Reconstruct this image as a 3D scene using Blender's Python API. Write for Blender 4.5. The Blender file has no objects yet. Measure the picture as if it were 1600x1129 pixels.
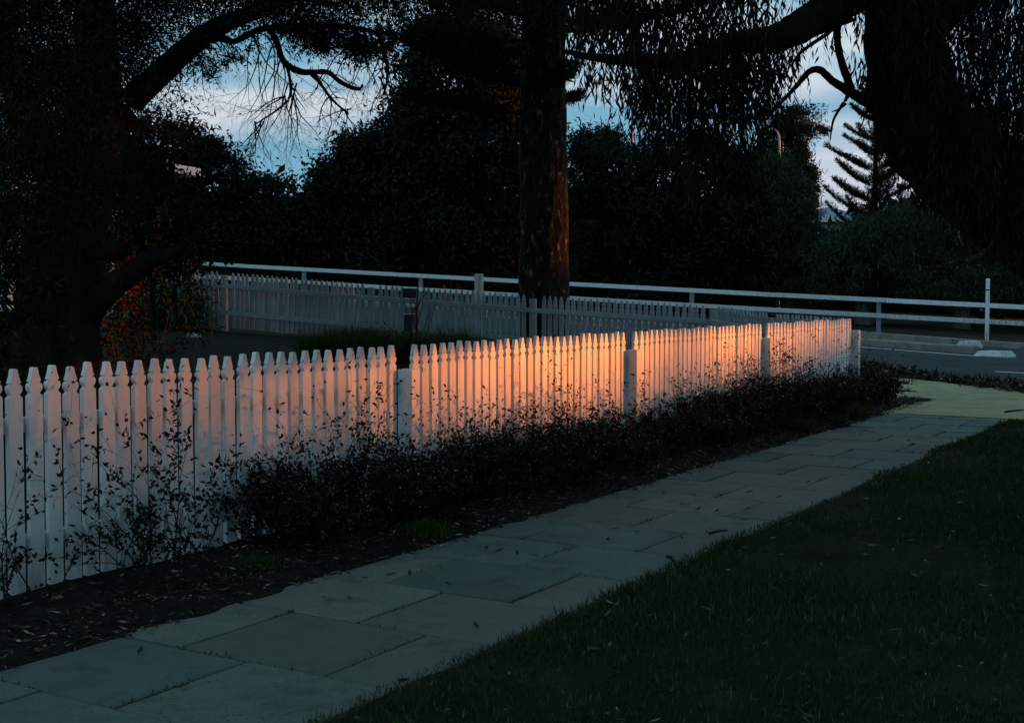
import bpy, math, random
import numpy as np

R = math.radians
scene = bpy.context.scene
COL = scene.collection

# ------------------------------------------------------------------ camera, sky, sun, exposure
F_PX, CAM_H, PITCH = 2000.0, 1.47, math.atan((564.5 - 462.0) / 2000.0)
cam_data = bpy.data.cameras.new('camera')
cam = bpy.data.objects.new('camera', cam_data)
COL.objects.link(cam)
cam_data.sensor_width = 36.0
cam_data.lens = 36.0 * F_PX / 1600.0
cam_data.clip_start, cam_data.clip_end = 0.05, 3000.0
cam.location = (0, 0, CAM_H)
cam.rotation_euler = (math.pi / 2 - PITCH, 0, 0)
scene.camera = cam

SUN_EL = R(4.0)
SKY_STRENGTH = 0.15
# the sun stands to the right and a little ahead of the camera, just above the roofs across the street
sun_dir = (math.cos(R(14.0)) * math.cos(SUN_EL), math.sin(R(14.0)) * math.cos(SUN_EL), math.sin(SUN_EL))

world = bpy.data.worlds.new('World')
scene.world = world
world.use_nodes = True
wt = world.node_tree
for n_ in list(wt.nodes):
    wt.nodes.remove(n_)


def wn(kind, **kw):
    nd = wt.nodes.new(kind)
    for k, v in kw.items():
        setattr(nd, k, v)
    return nd


w_out = wn('ShaderNodeOutputWorld')
w_bg = wn('ShaderNodeBackground')
w_bg.inputs['Strength'].default_value = SKY_STRENGTH
sky = wn('ShaderNodeTexSky', sky_type='NISHITA', sun_disc=False)
sky.sun_elevation = SUN_EL
sky.sun_rotation = R(90.0 - 14.0)
sky.air_density, sky.dust_density, sky.ozone_density = 1.0, 0.6, 3.0
# cloud layers, laid out by direction only
w_tc = wn('ShaderNodeTexCoord')
w_sep = wn('ShaderNodeSeparateXYZ')
wt.links.new(w_tc.outputs['Generated'], w_sep.inputs[0])
w_map = wn('ShaderNodeMapping')
w_map.inputs['Scale'].default_value = (2.2, 2.2, 13.0)
w_map.inputs['Location'].default_value = (1.7, 0.0, 0.42)
wt.links.new(w_tc.outputs['Generated'], w_map.inputs[0])
w_noise = wn('ShaderNodeTexNoise')
w_noise.inputs['Scale'].default_value = 1.5
w_noise.inputs['Detail'].default_value = 4.0
w_noise.inputs['Roughness'].default_value = 0.46
wt.links.new(w_map.outputs[0], w_noise.inputs['Vector'])
w_ramp = wn('ShaderNodeValToRGB')
w_ramp.color_ramp.elements[0].position = 0.42
w_ramp.color_ramp.elements[0].color = (0, 0, 0, 1)
w_ramp.color_ramp.elements[1].position = 0.72
w_ramp.color_ramp.elements[1].color = (1, 1, 1, 1)
wt.links.new(w_noise.outputs['Fac'], w_ramp.inputs[0])
# cloud colour: blushing low down, cream higher up
w_cr = wn('ShaderNodeValToRGB')
el = w_cr.color_ramp.elements
el[0].position, el[0].color = 0.04, (0.40, 0.36, 0.40, 1)
el[1].position, el[1].color = 0.30, (0.33, 0.46, 0.50, 1)
e2 = el.new(0.15)
e2.color = (0.53, 0.49, 0.49, 1)
wt.links.new(w_sep.outputs['Z'], w_cr.inputs[0])
w_cs = wn('ShaderNodeVectorMath', operation='SCALE')
w_cs.inputs['Scale'].default_value = 1.0 / SKY_STRENGTH
wt.links.new(w_cr.outputs[0], w_cs.inputs[0])
# thin grey-blue veil over the clear sky
w_veil = wn('ShaderNodeMix', data_type='RGBA')
w_veil.inputs['Factor'].default_value = 0.975
w_veil.inputs['B'].default_value = tuple(c / SKY_STRENGTH for c in (0.104, 0.230, 0.318)) + (1,)
wt.links.new(sky.outputs[0], w_veil.inputs['A'])
w_mix = wn('ShaderNodeMix', data_type='RGBA')
wt.links.new(w_ramp.outputs[0], w_mix.inputs['Factor'])
wt.links.new(w_veil.outputs['Result'], w_mix.inputs['A'])
wt.links.new(w_cs.outputs[0], w_mix.inputs['B'])
wt.links.new(w_mix.outputs['Result'], w_bg.inputs['Color'])
wt.links.new(w_bg.outputs[0], w_out.inputs[0])

sun_data = bpy.data.lights.new('sun', 'SUN')
sun_data.energy = 5.0
sun_data.angle = R(1.15)
sun_data.color = (1.0, 0.235, 0.03)
sun = bpy.data.objects.new('sun', sun_data)
COL.objects.link(sun)
from mathutils import Vector, Matrix
sun.rotation_euler = Vector(sun_dir).to_track_quat('Z', 'Y').to_euler()

scene.view_settings.view_transform = 'Standard'
scene.view_settings.look = 'None'
scene.view_settings.exposure = 0.9
scene.view_settings.gamma = 1.0
scene.cycles.max_bounces = 4
scene.cycles.diffuse_bounces = 2
scene.cycles.use_denoising = True
scene.cycles.adaptive_threshold = 0.02

# ------------------------------------------------------------------ helpers
rng = np.random.default_rng(11)
random.seed(11)
ALPHA = math.atan(1219.0 / F_PX * math.cos(PITCH))
D2 = np.array([math.sin(ALPHA), math.cos(ALPHA)])     # along the front fence and the path
N2 = np.array([D2[1], -D2[0]])                        # across, towards the lawn


def P(s, n, z=0.0):
    p = s * D2 + n * N2
    return np.array([p[0], p[1], z])


def ray(x, y):
    r0, r1, r2 = (x - 800.0) / F_PX, 1.0, -(y - 564.5) / F_PX
    c, s = math.cos(PITCH), math.sin(PITCH)
    return np.array([r0, r1 * c + r2 * s, -r1 * s + r2 * c])


def at(x, y, Y):
    r = ray(x, y)
    return r * (Y / r[1]) + np.array([0, 0, CAM_H])


def gz(x, y):
    """height of the land: level by the path, rising behind the fence to the left"""
    pl = -0.41 - 0.051 * x + 0.0347 * y
    k = 0.08
    far = np.clip((np.hypot(x, y) - 55.0) / 40.0, 0, 1)
    z = 0.5 * (pl + np.sqrt(pl * pl + k * k)) - 0.012
    return np.clip(z, 0, 3.2) * (1 - 0.2 * far)


def hit(px, py):
    r = ray(px, py)
    prev = 0.5
    t = 0.5
    while t < 200:
        p = r * t + np.array([0, 0, CAM_H])
        if p[2] <= gz(p[0], p[1]):
            lo, hi = prev, t
            for _ in range(30):
                m = 0.5 * (lo + hi)
                q = r * m + np.array([0, 0, CAM_H])
                if q[2] <= gz(q[0], q[1]):
                    hi = m
                else:
                    lo = m
            return r * hi + np.array([0, 0, CAM_H])
        prev = t
        t += 0.25
    return r * 200 + np.array([0, 0, CAM_H])


def new_mesh(name, verts, faces, mat=None, smooth=False):
    me = bpy.data.meshes.new(name)
    verts = np.asarray(verts, dtype=np.float32).reshape(-1, 3)
    if isinstance(faces, np.ndarray):
        k = faces.shape[1]
        nf = len(faces)
        me.vertices.add(len(verts))
        me.vertices.foreach_set('co', verts.ravel())
        me.loops.add(nf * k)
        me.loops.foreach_set('vertex_index', faces.astype(np.int32).ravel())
        me.polygons.add(nf)
        me.polygons.foreach_set('loop_start', np.arange(0, nf * k, k, dtype=np.int32))
        me.polygons.foreach_set('loop_total', np.full(nf, k, dtype=np.int32))
        me.update(calc_edges=True)
        me.validate()
    else:
        me.from_pydata(verts.tolist(), [], faces)
    if mat:
        me.materials.append(mat)
    if smooth:
        me.polygons.foreach_set('use_smooth', [True] * len(me.polygons))
    me.update()
    return me


def obj(name, me, parent=None, loc=(0, 0, 0), rot=(0, 0, 0), label=None, cat=None, group=None, kind=None):
    o = bpy.data.objects.new(name, me)
    COL.objects.link(o)
    o.location = loc
    o.rotation_euler = rot
    if parent:
        o.parent = parent
    if label:
        o['label'] = label
    if cat:
        o['category'] = cat
    if group:
        o['group'] = group
    if kind:
        o['kind'] = kind
    return o


def thing(name, label, cat, loc=(0, 0, 0), rotz=0.0, group=None):
    return obj(name, None, None, loc, (0, 0, rotz), label, cat, group)


class Soup:
    """collects vertices and faces of one mesh"""
    def __init__(self):
        self.v, self.f = [], []

    def add(self, vs, fs):
        b = len(self.v)
        self.v.extend([tuple(map(float, q)) for q in vs])
        self.f.extend([tuple(i + b for i in q) for q in fs])
        return self

    def box(self, c, size, rotz=0.0, bevel=0.0, M=None):
        x, y, z = size[0] / 2, size[1] / 2, size[2] / 2
        if bevel > 0:
            b = min(bevel, x * .9, y * .9, z * .9)
            rings = []
            for (zz, ins) in ((-z, b), (-z + b, 0), (z - b, 0), (z, b)):
                xi, yi = x - ins, y - ins
                cb = b if ins == 0 else b * .6
                rings.append([(-xi + cb, -yi, zz), (xi - cb, -yi, zz), (xi, -yi + cb, zz), (xi, yi - cb, zz),
                              (xi - cb, yi, zz), (-xi + cb, yi, zz), (-xi, yi - cb, zz), (-xi, -yi + cb, zz)])
            vs = [q for r_ in rings for q in r_]
            fs = [tuple(reversed(range(8))), tuple(range(24, 32))]
            for k in range(3):
                for i in range(8):
                    j = (i + 1) % 8
                    fs.append((k * 8 + i, k * 8 + j, (k + 1) * 8 + j, (k + 1) * 8 + i))
        else:
            vs = [(-x, -y, -z), (x, -y, -z), (x, y, -z), (-x, y, -z), (-x, -y, z), (x, -y, z), (x, y, z), (-x, y, z)]
            fs = [(3, 2, 1, 0), (4, 5, 6, 7), (0, 1, 5, 4), (1, 2, 6, 5), (2, 3, 7, 6), (3, 0, 4, 7)]
        ca, sa = math.cos(rotz), math.sin(rotz)
        out = []
        for q in vs:
            if M is not None:
                q = M @ Vector(q)
                out.append((q[0] + c[0], q[1] + c[1], q[2] + c[2]))
            else:
                out.append((q[0] * ca - q[1] * sa + c[0], q[0] * sa + q[1] * ca + c[1], q[2] + c[2]))
        return self.add(out, fs)

    def beam(self, a, b, w, h, bevel=0.004):
        """a board from a to b, w wide (horizontal) and h high"""
        a, b = Vector(a), Vector(b)
        L = (b - a).length
        X = (b - a).normalized()
        Y = Vector((0, 0, 1)).cross(X).normalized()
        Z = X.cross(Y)
        M = Matrix((X, Y, Z)).transposed()
        return self.box((a + b) / 2, (L, w, h), M=M, bevel=bevel)

    def tube(self, pts, rad, seg=8, rough=0.0, cap=True, twist=0.0):
        pts = [Vector(p) for p in pts]
        rings = []
        n = len(pts)
        up = Vector((0.31, 0.2, 0.93))
        for i, p in enumerate(pts):
            t = (pts[min(i + 1, n - 1)] - pts[max(i - 1, 0)])
            if t.length < 1e-9:
                t = Vector((0, 0, 1))
            t.normalize()
            ref = up if abs(t.dot(up)) < .95 else Vector((1, 0, 0))
            a = t.cross(ref).normalized()
            b = t.cross(a)
            ring = []
            for k in range(seg):
                th = 2 * math.pi * k / seg
                rr = rad[i] * (1 + (random.uniform(-rough, rough) if rough else 0))
                ring.append(p + (a * math.cos(th) + b * math.sin(th)) * rr)
            rings.append(ring)
        vs = [q for r_ in rings for q in r_]
        fs = []
        for i in range(n - 1):
            for k in range(seg):
                j = (k + 1) % seg
                fs.append((i * seg + k, i * seg + j, (i + 1) * seg + j, (i + 1) * seg + k))
        if cap:
            fs.append(tuple(reversed(range(seg))))
            fs.append(tuple(range((n - 1) * seg, n * seg)))
        return self.add(vs, fs)

    def mesh(self, name, mat, smooth=False):
        return new_mesh(name, self.v, self.f, mat, smooth)


def smooth_path(pts, rad, sub=4):
    """Catmull-Rom through the points"""
    P_ = [np.array(p, float) for p in pts]
    P_ = [2 * P_[0] - P_[1]] + P_ + [2 * P_[-1] - P_[-2]]
    out, ro = [], []
    for i in range(1, len(P_) - 2):
        for k in range(sub):
            t = k / sub
            a, b, c, d = P_[i - 1], P_[i], P_[i + 1], P_[i + 2]
            out.append(0.5 * ((2 * b) + (-a + c) * t + (2 * a - 5 * b + 4 * c - d) * t * t + (-a + 3 * b - 3 * c + d) * t ** 3))
            ro.append(rad[i - 1] * (1 - t) + rad[i] * t)
    out.append(P_[-2])
    ro.append(rad[-1])
    return out, ro


def unit(v):
    return v / np.maximum(np.linalg.norm(v, axis=1, keepdims=True), 1e-9)


def leaves(pos, dirs, length, width, bend=0.0):
    """diamond leaves: pos (N,3) stalk ends, dirs (N,3)"""
    N = len(pos)
    dirs = unit(dirs)
    side = unit(np.cross(dirs, rng.normal(size=(N, 3))))
    L = (length if np.ndim(length) else np.full(N, length))[:, None]
    W = (width if np.ndim(width) else np.full(N, width))[:, None]
    nrm = np.cross(dirs, side)
    v = np.empty((N, 4, 3))
    v[:, 0] = pos
    v[:, 1] = pos + dirs * L * .42 + side * W * .5 + nrm * bend * L
    v[:, 2] = pos + dirs * L
    v[:, 3] = pos + dirs * L * .42 - side * W * .5 + nrm * bend * L
    f = np.arange(N * 4).reshape(N, 4)
    return v.reshape(-1, 3), f


def join(parts):
    vs, fs, b = [], [], 0
    for v, f in parts:
        vs.append(v)
        fs.append(f + b)
        b += len(v)
    return np.concatenate(vs), np.concatenate(fs)


def in_poly(pts, poly):
    x, y = pts[:, 0], pts[:, 1]
    res = np.zeros(len(pts), bool)
    n = len(poly)
    j = n - 1
    for i in range(n):
        xi, yi = poly[i]
        xj, yj = poly[j]
        c = ((yi > y) != (yj > y)) & (x < (xj - xi) * (y - yi) / (yj - yi + 1e-12) + xi)
        res ^= c
        j = i
    return res


def sample_poly(poly, n):
    poly = np.array(poly, float)
    lo, hi = poly.min(0), poly.max(0)
    out = np.empty((0, 2))
    while len(out) < n:
        q = rng.uniform(lo, hi, size=(max(n * 2, 64), 2))
        out = np.concatenate([out, q[in_poly(q, poly)]])
    return out[:n]


def crown_points(poly, Z0, Z1, nclump, rad, nleaf, flat=0.8):
    """leaf positions in clumps spread through a crown whose outline and depth range are given"""
    c2 = sample_poly(poly, nclump)
    Zs = rng.uniform(Z0, Z1, nclump)
    C = np.array([at(a, b, z) for (a, b), z in zip(c2, Zs)])
    r = rad * np.clip(rng.lognormal(-.12, .42, nclump), .35, 1.9)
    idx = rng.integers(0, nclump, nclump * nleaf)
    g = rng.normal(size=(len(idx), 3)) * .55
    g[:, 2] *= flat
    return C[idx] + g * r[idx][:, None], idx, C


def tiltdir(n, down=0.0, spread=1.0):
    d_ = rng.normal(size=(n, 3)) * spread
    d_[:, 2] -= down
    return d_


# ------------------------------------------------------------------ materials
def mat(name):
    m = bpy.data.materials.new(name)
    m.use_nodes = True
    nt = m.node_tree
    b = nt.nodes['Principled BSDF']
    return m, nt, b


def nd(nt, kind, **kw):
    x = nt.nodes.new(kind)
    for k, v in kw.items():
        setattr(x, k, v)
    return x


def ramp(nt, fac, stops):
    r_ = nd(nt, 'ShaderNodeValToRGB')
    e = r_.color_ramp.elements
    e[0].position, e[0].color = stops[0][0], tuple(stops[0][1]) + (1,)
    e[1].position, e[1].color = stops[-1][0], tuple(stops[-1][1]) + (1,)
    for p_, c_ in stops[1:-1]:
        q = e.new(p_)
        q.color = tuple(c_) + (1,)
    nt.links.new(fac, r_.inputs[0])
    return r_.outputs[0]


def noise(nt, scale, detail=4, rough=.55, vec=None, coord='Object', stretch=None):
    t = nd(nt, 'ShaderNodeTexNoise')
    t.inputs['Scale'].default_value = scale
    t.inputs['Detail'].default_value = detail
    t.inputs['Roughness'].default_value = rough
    if vec is None:
        tc = nd(nt, 'ShaderNodeTexCoord')
        vec = tc.outputs[coord]
    if stretch:
        mp = nd(nt, 'ShaderNodeMapping')
        mp.inputs['Scale'].default_value = stretch
        nt.links.new(vec, mp.inputs[0])
        vec = mp.outputs[0]
    nt.links.new(vec, t.inputs['Vector'])
    return t.outputs['Fac']


def mixc(nt, fac, a, b, mode='MIX'):
    m = nd(nt, 'ShaderNodeMix', data_type='RGBA', blend_type=mode)
    for s, v in (('Factor', fac), ('A', a), ('B', b)):
        if isinstance(v, (int, float)):
            m.inputs[s].default_value = v
        elif isinstance(v, tuple):
            m.inputs[s].default_value = v + (1,)
        else:
            nt.links.new(v, m.inputs[s])
    return m.outputs['Result']


def bump(nt, b, h, strength=.3, dist=.01):
    bp = nd(nt, 'ShaderNodeBump')
    bp.inputs['Strength'].default_value = strength
    bp.inputs['Distance'].default_value = dist
    nt.links.new(h, bp.inputs['Height'])
    nt.links.new(bp.outputs[0], b.inputs['Normal'])


def simple(name, stops, scale=6.0, rough=.8, bump_s=.2, bump_scale=None, dist=.01, coord='Object', stretch=None, spec=.3):
    m, nt, b = mat(name)
    f_ = noise(nt, scale, 5, .6, coord=coord, stretch=stretch)
    nt.links.new(ramp(nt, f_, stops), b.inputs['Base Color'])
    b.inputs['Roughness'].default_value = rough
    b.inputs['Specular IOR Level'].default_value = spec
    if bump_s:
        bump(nt, b, noise(nt, bump_scale or scale * 6, 4, .6, coord=coord, stretch=stretch), bump_s, dist)
    return m


def leaf_mat(name, stops, rough=.85, spec=.06, translucent=.0):
    """colour varies leaf by leaf"""
    m, nt, b = mat(name)
    g = nd(nt, 'ShaderNodeNewGeometry')
    nt.links.new(ramp(nt, g.outputs['Random Per Island'], stops), b.inputs['Base Color'])
    b.inputs['Roughness'].default_value = rough
    b.inputs['Specular IOR Level'].default_value = spec
    return m


def paint_mat(name, base=(.72, .73, .72), dirt=(.26, .25, .22)):
    m, nt, b = mat(name)
    tc = nd(nt, 'ShaderNodeTexCoord')
    oi = nd(nt, 'ShaderNodeObjectInfo')
    off = nd(nt, 'ShaderNodeVectorMath', operation='MULTIPLY_ADD')
    nt.links.new(oi.outputs['Random'], off.inputs[0])
    off.inputs[1].default_value = (37.0, 17.0, 91.0)
    nt.links.new(tc.outputs['Object'], off.inputs[2])
    v = off.outputs[0]
    # long vertical weather streaks and blotches
    f1 = noise(nt, 9, 5, .6, v, stretch=(1, 1, .12))
    c1 = mixc(nt, ramp(nt, f1, [(.45, (0, 0, 0)), (.8, (1, 1, 1))]), base, tuple(x * .80 for x in base))
    f2 = noise(nt, 26, 5, .7, v, stretch=(1, 1, .5))
    c2 = mixc(nt, ramp(nt, f2, [(.66, (0, 0, 0)), (.76, (1, 1, 1))]), c1, dirt)
    # knots and nail heads: sparse dark spots
    vo = nd(nt, 'ShaderNodeTexVoronoi')
    vo.inputs['Scale'].default_value = 11.0
    nt.links.new(v, vo.inputs['Vector'])
    c3 = mixc(nt, ramp(nt, vo.outputs['Distance'], [(.035, (1, 1, 1)), (.075, (0, 0, 0))]), c2, (.10, .09, .08))
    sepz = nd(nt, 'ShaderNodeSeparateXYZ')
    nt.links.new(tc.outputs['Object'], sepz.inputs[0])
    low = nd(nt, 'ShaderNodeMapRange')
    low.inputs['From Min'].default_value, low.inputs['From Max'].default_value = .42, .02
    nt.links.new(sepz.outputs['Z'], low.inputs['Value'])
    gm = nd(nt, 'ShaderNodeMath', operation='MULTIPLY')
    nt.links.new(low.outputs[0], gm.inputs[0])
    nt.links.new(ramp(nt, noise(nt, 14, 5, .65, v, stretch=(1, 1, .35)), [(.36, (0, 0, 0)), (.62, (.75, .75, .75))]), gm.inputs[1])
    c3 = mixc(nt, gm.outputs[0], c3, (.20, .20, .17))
    chip = ramp(nt, noise(nt, 34, 3, .5, v, stretch=(1, 1, .3)), [(.70, (0, 0, 0)), (.725, (1, 1, 1))])
    c3 = mixc(nt, chip, c3, (.22, .19, .16))
    # board to board tone
    tone = nd(nt, 'ShaderNodeMapRange')
    tone.inputs['To Min'].default_value, tone.inputs['To Max'].default_value = .80, 1.08
    nt.links.new(oi.outputs['Random'], tone.inputs['Value'])
    sc = nd(nt, 'ShaderNodeVectorMath', operation='SCALE')
    nt.links.new(c3, sc.inputs[0])
    nt.links.new(tone.outputs[0], sc.inputs['Scale'])
    nt.links.new(sc.outputs[0], b.inputs['Base Color'])
    b.inputs['Roughness'].default_value = .55
    b.inputs['Specular IOR Level'].default_value = .3
    bump(nt, b, noise(nt, 60, 4, .6, v, stretch=(1, 1, .08)), .25, .002)
    return m


M = {}
M['paint'] = paint_mat('white_fence_paint', (.75, .80, .81))
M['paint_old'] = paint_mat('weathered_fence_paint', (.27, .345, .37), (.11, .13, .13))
M['rail_paint'] = paint_mat('white_rail_paint', (.66, .75, .77))


def slab_mat():
    m, nt, b = mat('concrete_slab')
    tc = nd(nt, 'ShaderNodeTexCoord')
    oi = nd(nt, 'ShaderNodeObjectInfo')
    off = nd(nt, 'ShaderNodeVectorMath', operation='MULTIPLY_ADD')
    nt.links.new(oi.outputs['Random'], off.inputs[0])
    off.inputs[1].default_value = (53.0, 29.0, 11.0)
    nt.links.new(tc.outputs['Object'], off.inputs[2])
    v = off.outputs[0]
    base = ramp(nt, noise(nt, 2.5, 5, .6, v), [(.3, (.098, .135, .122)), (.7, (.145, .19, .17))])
    rnd = nd(nt, 'ShaderNodeMath', operation='FRACT')
    mul = nd(nt, 'ShaderNodeMath', operation='MULTIPLY')
    mul.inputs[1].default_value = 7.31
    nt.links.new(oi.outputs['Random'], mul.inputs[0])
    nt.links.new(mul.outputs[0], rnd.inputs[0])
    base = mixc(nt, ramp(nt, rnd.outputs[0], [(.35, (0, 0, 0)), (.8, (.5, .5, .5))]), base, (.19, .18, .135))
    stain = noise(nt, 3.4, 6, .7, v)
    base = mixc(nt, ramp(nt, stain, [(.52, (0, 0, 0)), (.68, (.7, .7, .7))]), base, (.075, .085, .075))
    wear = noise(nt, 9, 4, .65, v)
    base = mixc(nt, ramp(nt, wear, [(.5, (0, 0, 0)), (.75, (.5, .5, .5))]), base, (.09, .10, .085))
    # exposed stone chips, only on the worn slabs
    vo = nd(nt, 'ShaderNodeTexVoronoi')
    vo.inputs['Scale'].default_value = 44.0
    nt.links.new(v, vo.inputs['Vector'])
    spk = ramp(nt, vo.outputs['Distance'], [(.13, (1, 1, 1)), (.26, (0, 0, 0))])
    worn = nd(nt, 'ShaderNodeMapRange')
    worn.inputs['From Min'].default_value, worn.inputs['From Max'].default_value = .25, .5
    nt.links.new(oi.outputs['Random'], worn.inputs['Value'])
    pk = nd(nt, 'ShaderNodeMath', operation='MULTIPLY')
    nt.links.new(spk, pk.inputs[0])
    nt.links.new(worn.outputs[0], pk.inputs[1])
    patch = nd(nt, 'ShaderNodeMath', operation='MULTIPLY')
    nt.links.new(pk.outputs[0], patch.inputs[0])
    nt.links.new(ramp(nt, noise(nt, 6, 3, .6, v), [(.34, (0, 0, 0)), (.5, (1, 1, 1))]), patch.inputs[1])
    base = mixc(nt, patch.outputs[0], base, (.045, .05, .045))
    tone = nd(nt, 'ShaderNodeMapRange')
    tone.inputs['To Min'].default_value, tone.inputs['To Max'].default_value = .76, 1.08
    nt.links.new(oi.outputs['Random'], tone.inputs['Value'])
    sc = nd(nt, 'ShaderNodeVectorMath', operation='SCALE')
    nt.links.new(base, sc.inputs[0])
    nt.links.new(tone.outputs[0], sc.inputs['Scale'])
    nt.links.new(sc.outputs[0], b.inputs['Base Color'])
    b.inputs['Roughness'].default_value = .9
    b.inputs['Specular IOR Level'].default_value = .15
    bump(nt, b, noise(nt, 120, 4, .7, v), .35, .004)
    return m


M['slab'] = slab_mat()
def stained(name, lo, hi, stain, sc, bs):
    m, nt, b = mat(name)
    c_ = ramp(nt, noise(nt, sc, 6, .62), [(.3, lo), (.7, hi)])
    c_ = mixc(nt, ramp(nt, noise(nt, sc * 3.1, 6, .7), [(.52, (0, 0, 0)), (.66, (.8, .8, .8))]), c_, stain)
    c_ = mixc(nt, ramp(nt, noise(nt, sc * 22, 3, .6), [(.62, (0, 0, 0)), (.72, (.7, .7, .7))]), c_, tuple(x * .6 for x in stain))
    nt.links.new(c_, b.inputs['Base Color'])
    b.inputs['Roughness'].default_value = .9
    b.inputs['Specular IOR Level'].default_value = .12
    bump(nt, b, noise(nt, bs, 4, .65), .4, .006)
    return m


M['apron'] = stained('pale_yellow_concrete', (.27, .25, .14), (.37, .34, .19), (.16, .155, .10), .9, 60)
M['joint'] = simple('joint_sand', [(.3, (.02, .022, .015)), (.7, (.05, .045, .03))], 9, .95, .4, spec=.1)
M['asphalt'] = stained('asphalt', (.022, .028, .034), (.040, .047, .053), (.014, .017, .02), .5, 160)
M['kerb'] = stained('kerb_concrete', (.13, .13, .115), (.22, .21, .185), (.05, .052, .045), 1.4, 50)
M['worn_white'] = stained('worn_white_kerb_paint', (.38, .40, .39), (.50, .52, .51), (.16, .16, .14), 1.6, 50)
M['line'] = simple('road_line_paint', [(.3, (.55, .56, .55)), (.7, (.75, .76, .75))], 7, .7, .2, 60, .003)
M['soil'] = simple('garden_soil', [(.25, (.008, .008, .007)), (.55, (.018, .016, .012)), (.8, (.05, .043, .033))], 7, .95, .8, 40, .03, spec=.1)
M['lawn'] = simple('lawn_soil', [(.3, (.008, .014, .007)), (.55, (.016, .022, .012)), (.8, (.035, .040, .030))], 3.2, .95, .8, 50, .03, spec=.1)
M['land'] = simple('land', [(.3, (.012, .012, .008)), (.7, (.035, .027, .02))], .8, .95, .6, 8, .05, spec=.1)
M['bark'] = simple('dark_bark', [(.3, (.007, .006, .005)), (.7, (.028, .023, .019))], 7, .95, 1.0, 18, .09, stretch=(1, 1, .22), spec=.1)
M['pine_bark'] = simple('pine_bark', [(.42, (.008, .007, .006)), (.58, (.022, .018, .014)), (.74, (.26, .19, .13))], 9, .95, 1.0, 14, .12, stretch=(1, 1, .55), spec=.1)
M['pale_bark'] = simple('pale_bark', [(.3, (.10, .10, .09)), (.7, (.22, .22, .20))], 8, .9, .6, 30, .02, stretch=(1, 1, .3), spec=.1)
M['twig'] = simple('twig_bark', [(.3, (.012, .010, .009)), (.7, (.03, .024, .020))], 30, .9, .3, spec=.1)
M['leaf_left'] = leaf_mat('fine_dark_leaf', [(0, (.008, .016, .010)), (.6, (.014, .026, .014)), (1, (.03, .035, .018))])
M['leaf_pep'] = leaf_mat('hanging_narrow_leaf', [(0, (.006, .010, .007)), (.6, (.011, .018, .010)), (.9, (.022, .028, .015)), (1, (.05, .045, .025))])
M['leaf_weep'] = leaf_mat('far_weeping_leaf', [(0, (.012, .020, .013)), (.6, (.024, .038, .022)), (.93, (.045, .055, .03)), (1, (.11, .11, .07))])
M['leaf_far'] = leaf_mat('far_tree_leaf', [(0, (.005, .010, .008)), (.6, (.009, .017, .011)), (1, (.018, .026, .014))])
M['leaf_pine'] = leaf_mat('pine_needle', [(0, (.006, .014, .010)), (1, (.014, .026, .016))])
M['leaf_shrub'] = leaf_mat('purplish_shrub_leaf', [(0, (.008, .008, .008)), (.6, (.018, .016, .014)), (.88, (.026, .034, .020)), (1, (.06, .075, .04))])
M['bud'] = leaf_mat('pale_bud', [(0, (.16, .16, .12)), (1, (.42, .42, .34))])
M['grass'] = leaf_mat('grass_blade', [(0, (.008, .024, .008)), (.55, (.016, .044, .012)), (.88, (.034, .066, .018)), (.96, (.06, .08, .03)), (1, (.17, .16, .10))], spec=.15)
M['tuft'] = leaf_mat('tuft_blade', [(0, (.015, .04, .012)), (.8, (.04, .07, .02)), (1, (.07, .08, .03))])
M['strap'] = leaf_mat('strap_leaf', [(0, (.015, .04, .016)), (.8, (.03, .075, .03)), (1, (.05, .09, .04))], rough=.4)
M['litter'] = leaf_mat('leaf_litter', [(0, (.018, .013, .010)), (.6, (.045, .033, .024)), (.86, (.10, .08, .055)), (.96, (.24, .20, .15)), (1, (.42, .38, .30))])
M['dead_leaf'] = leaf_mat('dead_leaf', [(0, (.02, .016, .012)), (1, (.07, .05, .03))])
M['red'] = leaf_mat('red_blossom', [(0, (.06, .004, .004)), (1, (.20, .012, .010))])
M['wall'] = simple('pale_house_wall', [(.3, (.58, .62, .60)), (.7, (.68, .72, .70))], 2, .85, .1)
M['roof'] = simple('blue_grey_roof', [(.3, (.13, .17, .22)), (.7, (.20, .25, .31))], 2, .6, .2)
M['trim'] = simple('white_trim', [(.3, (.68, .70, .68)), (.7, (.78, .79, .77))], 4, .6, .05)
M['glass'] = simple('dark_window_glass', [(.3, (.02, .025, .03)), (.7, (.03, .035, .04))], 2, .08, 0, spec=.6)
M['box'] = simple('dark_letterbox_metal', [(.3, (.012, .012, .013)), (.7, (.03, .03, .032))], 8, .6, .1)
M['slate'] = simple('grey_letterbox_metal', [(.3, (.10, .12, .125)), (.7, (.17, .19, .19))], 8, .6, .1)
M['amber'] = simple('amber_reflector_lamp_glow', [(.3, (.62, .30, .02)), (.7, (.75, .38, .04))], 20, .35, 0, spec=.5)
M['steel'] = simple('galvanised_steel', [(.3, (.28, .30, .31)), (.7, (.40, .42, .43))], 6, .5, .1)
M['black'] = simple('black_band', [(.3, (.01, .01, .01)), (.7, (.02, .02, .02))], 6, .6, 0)
M['white_lamp'] = simple('lamp_housing', [(.3, (.6, .62, .64)), (.7, (.72, .74, .76))], 6, .45, 0)
M['stone'] = simple('pale_garden_stone', [(.3, (.3, .31, .3)), (.7, (.45, .46, .44))], 5, .9, .4)

# ------------------------------------------------------------------ the land and the lawn
def axis(parts):
    return np.unique(np.concatenate([np.arange(a, b, c) for a, b, c in parts]))


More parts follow.
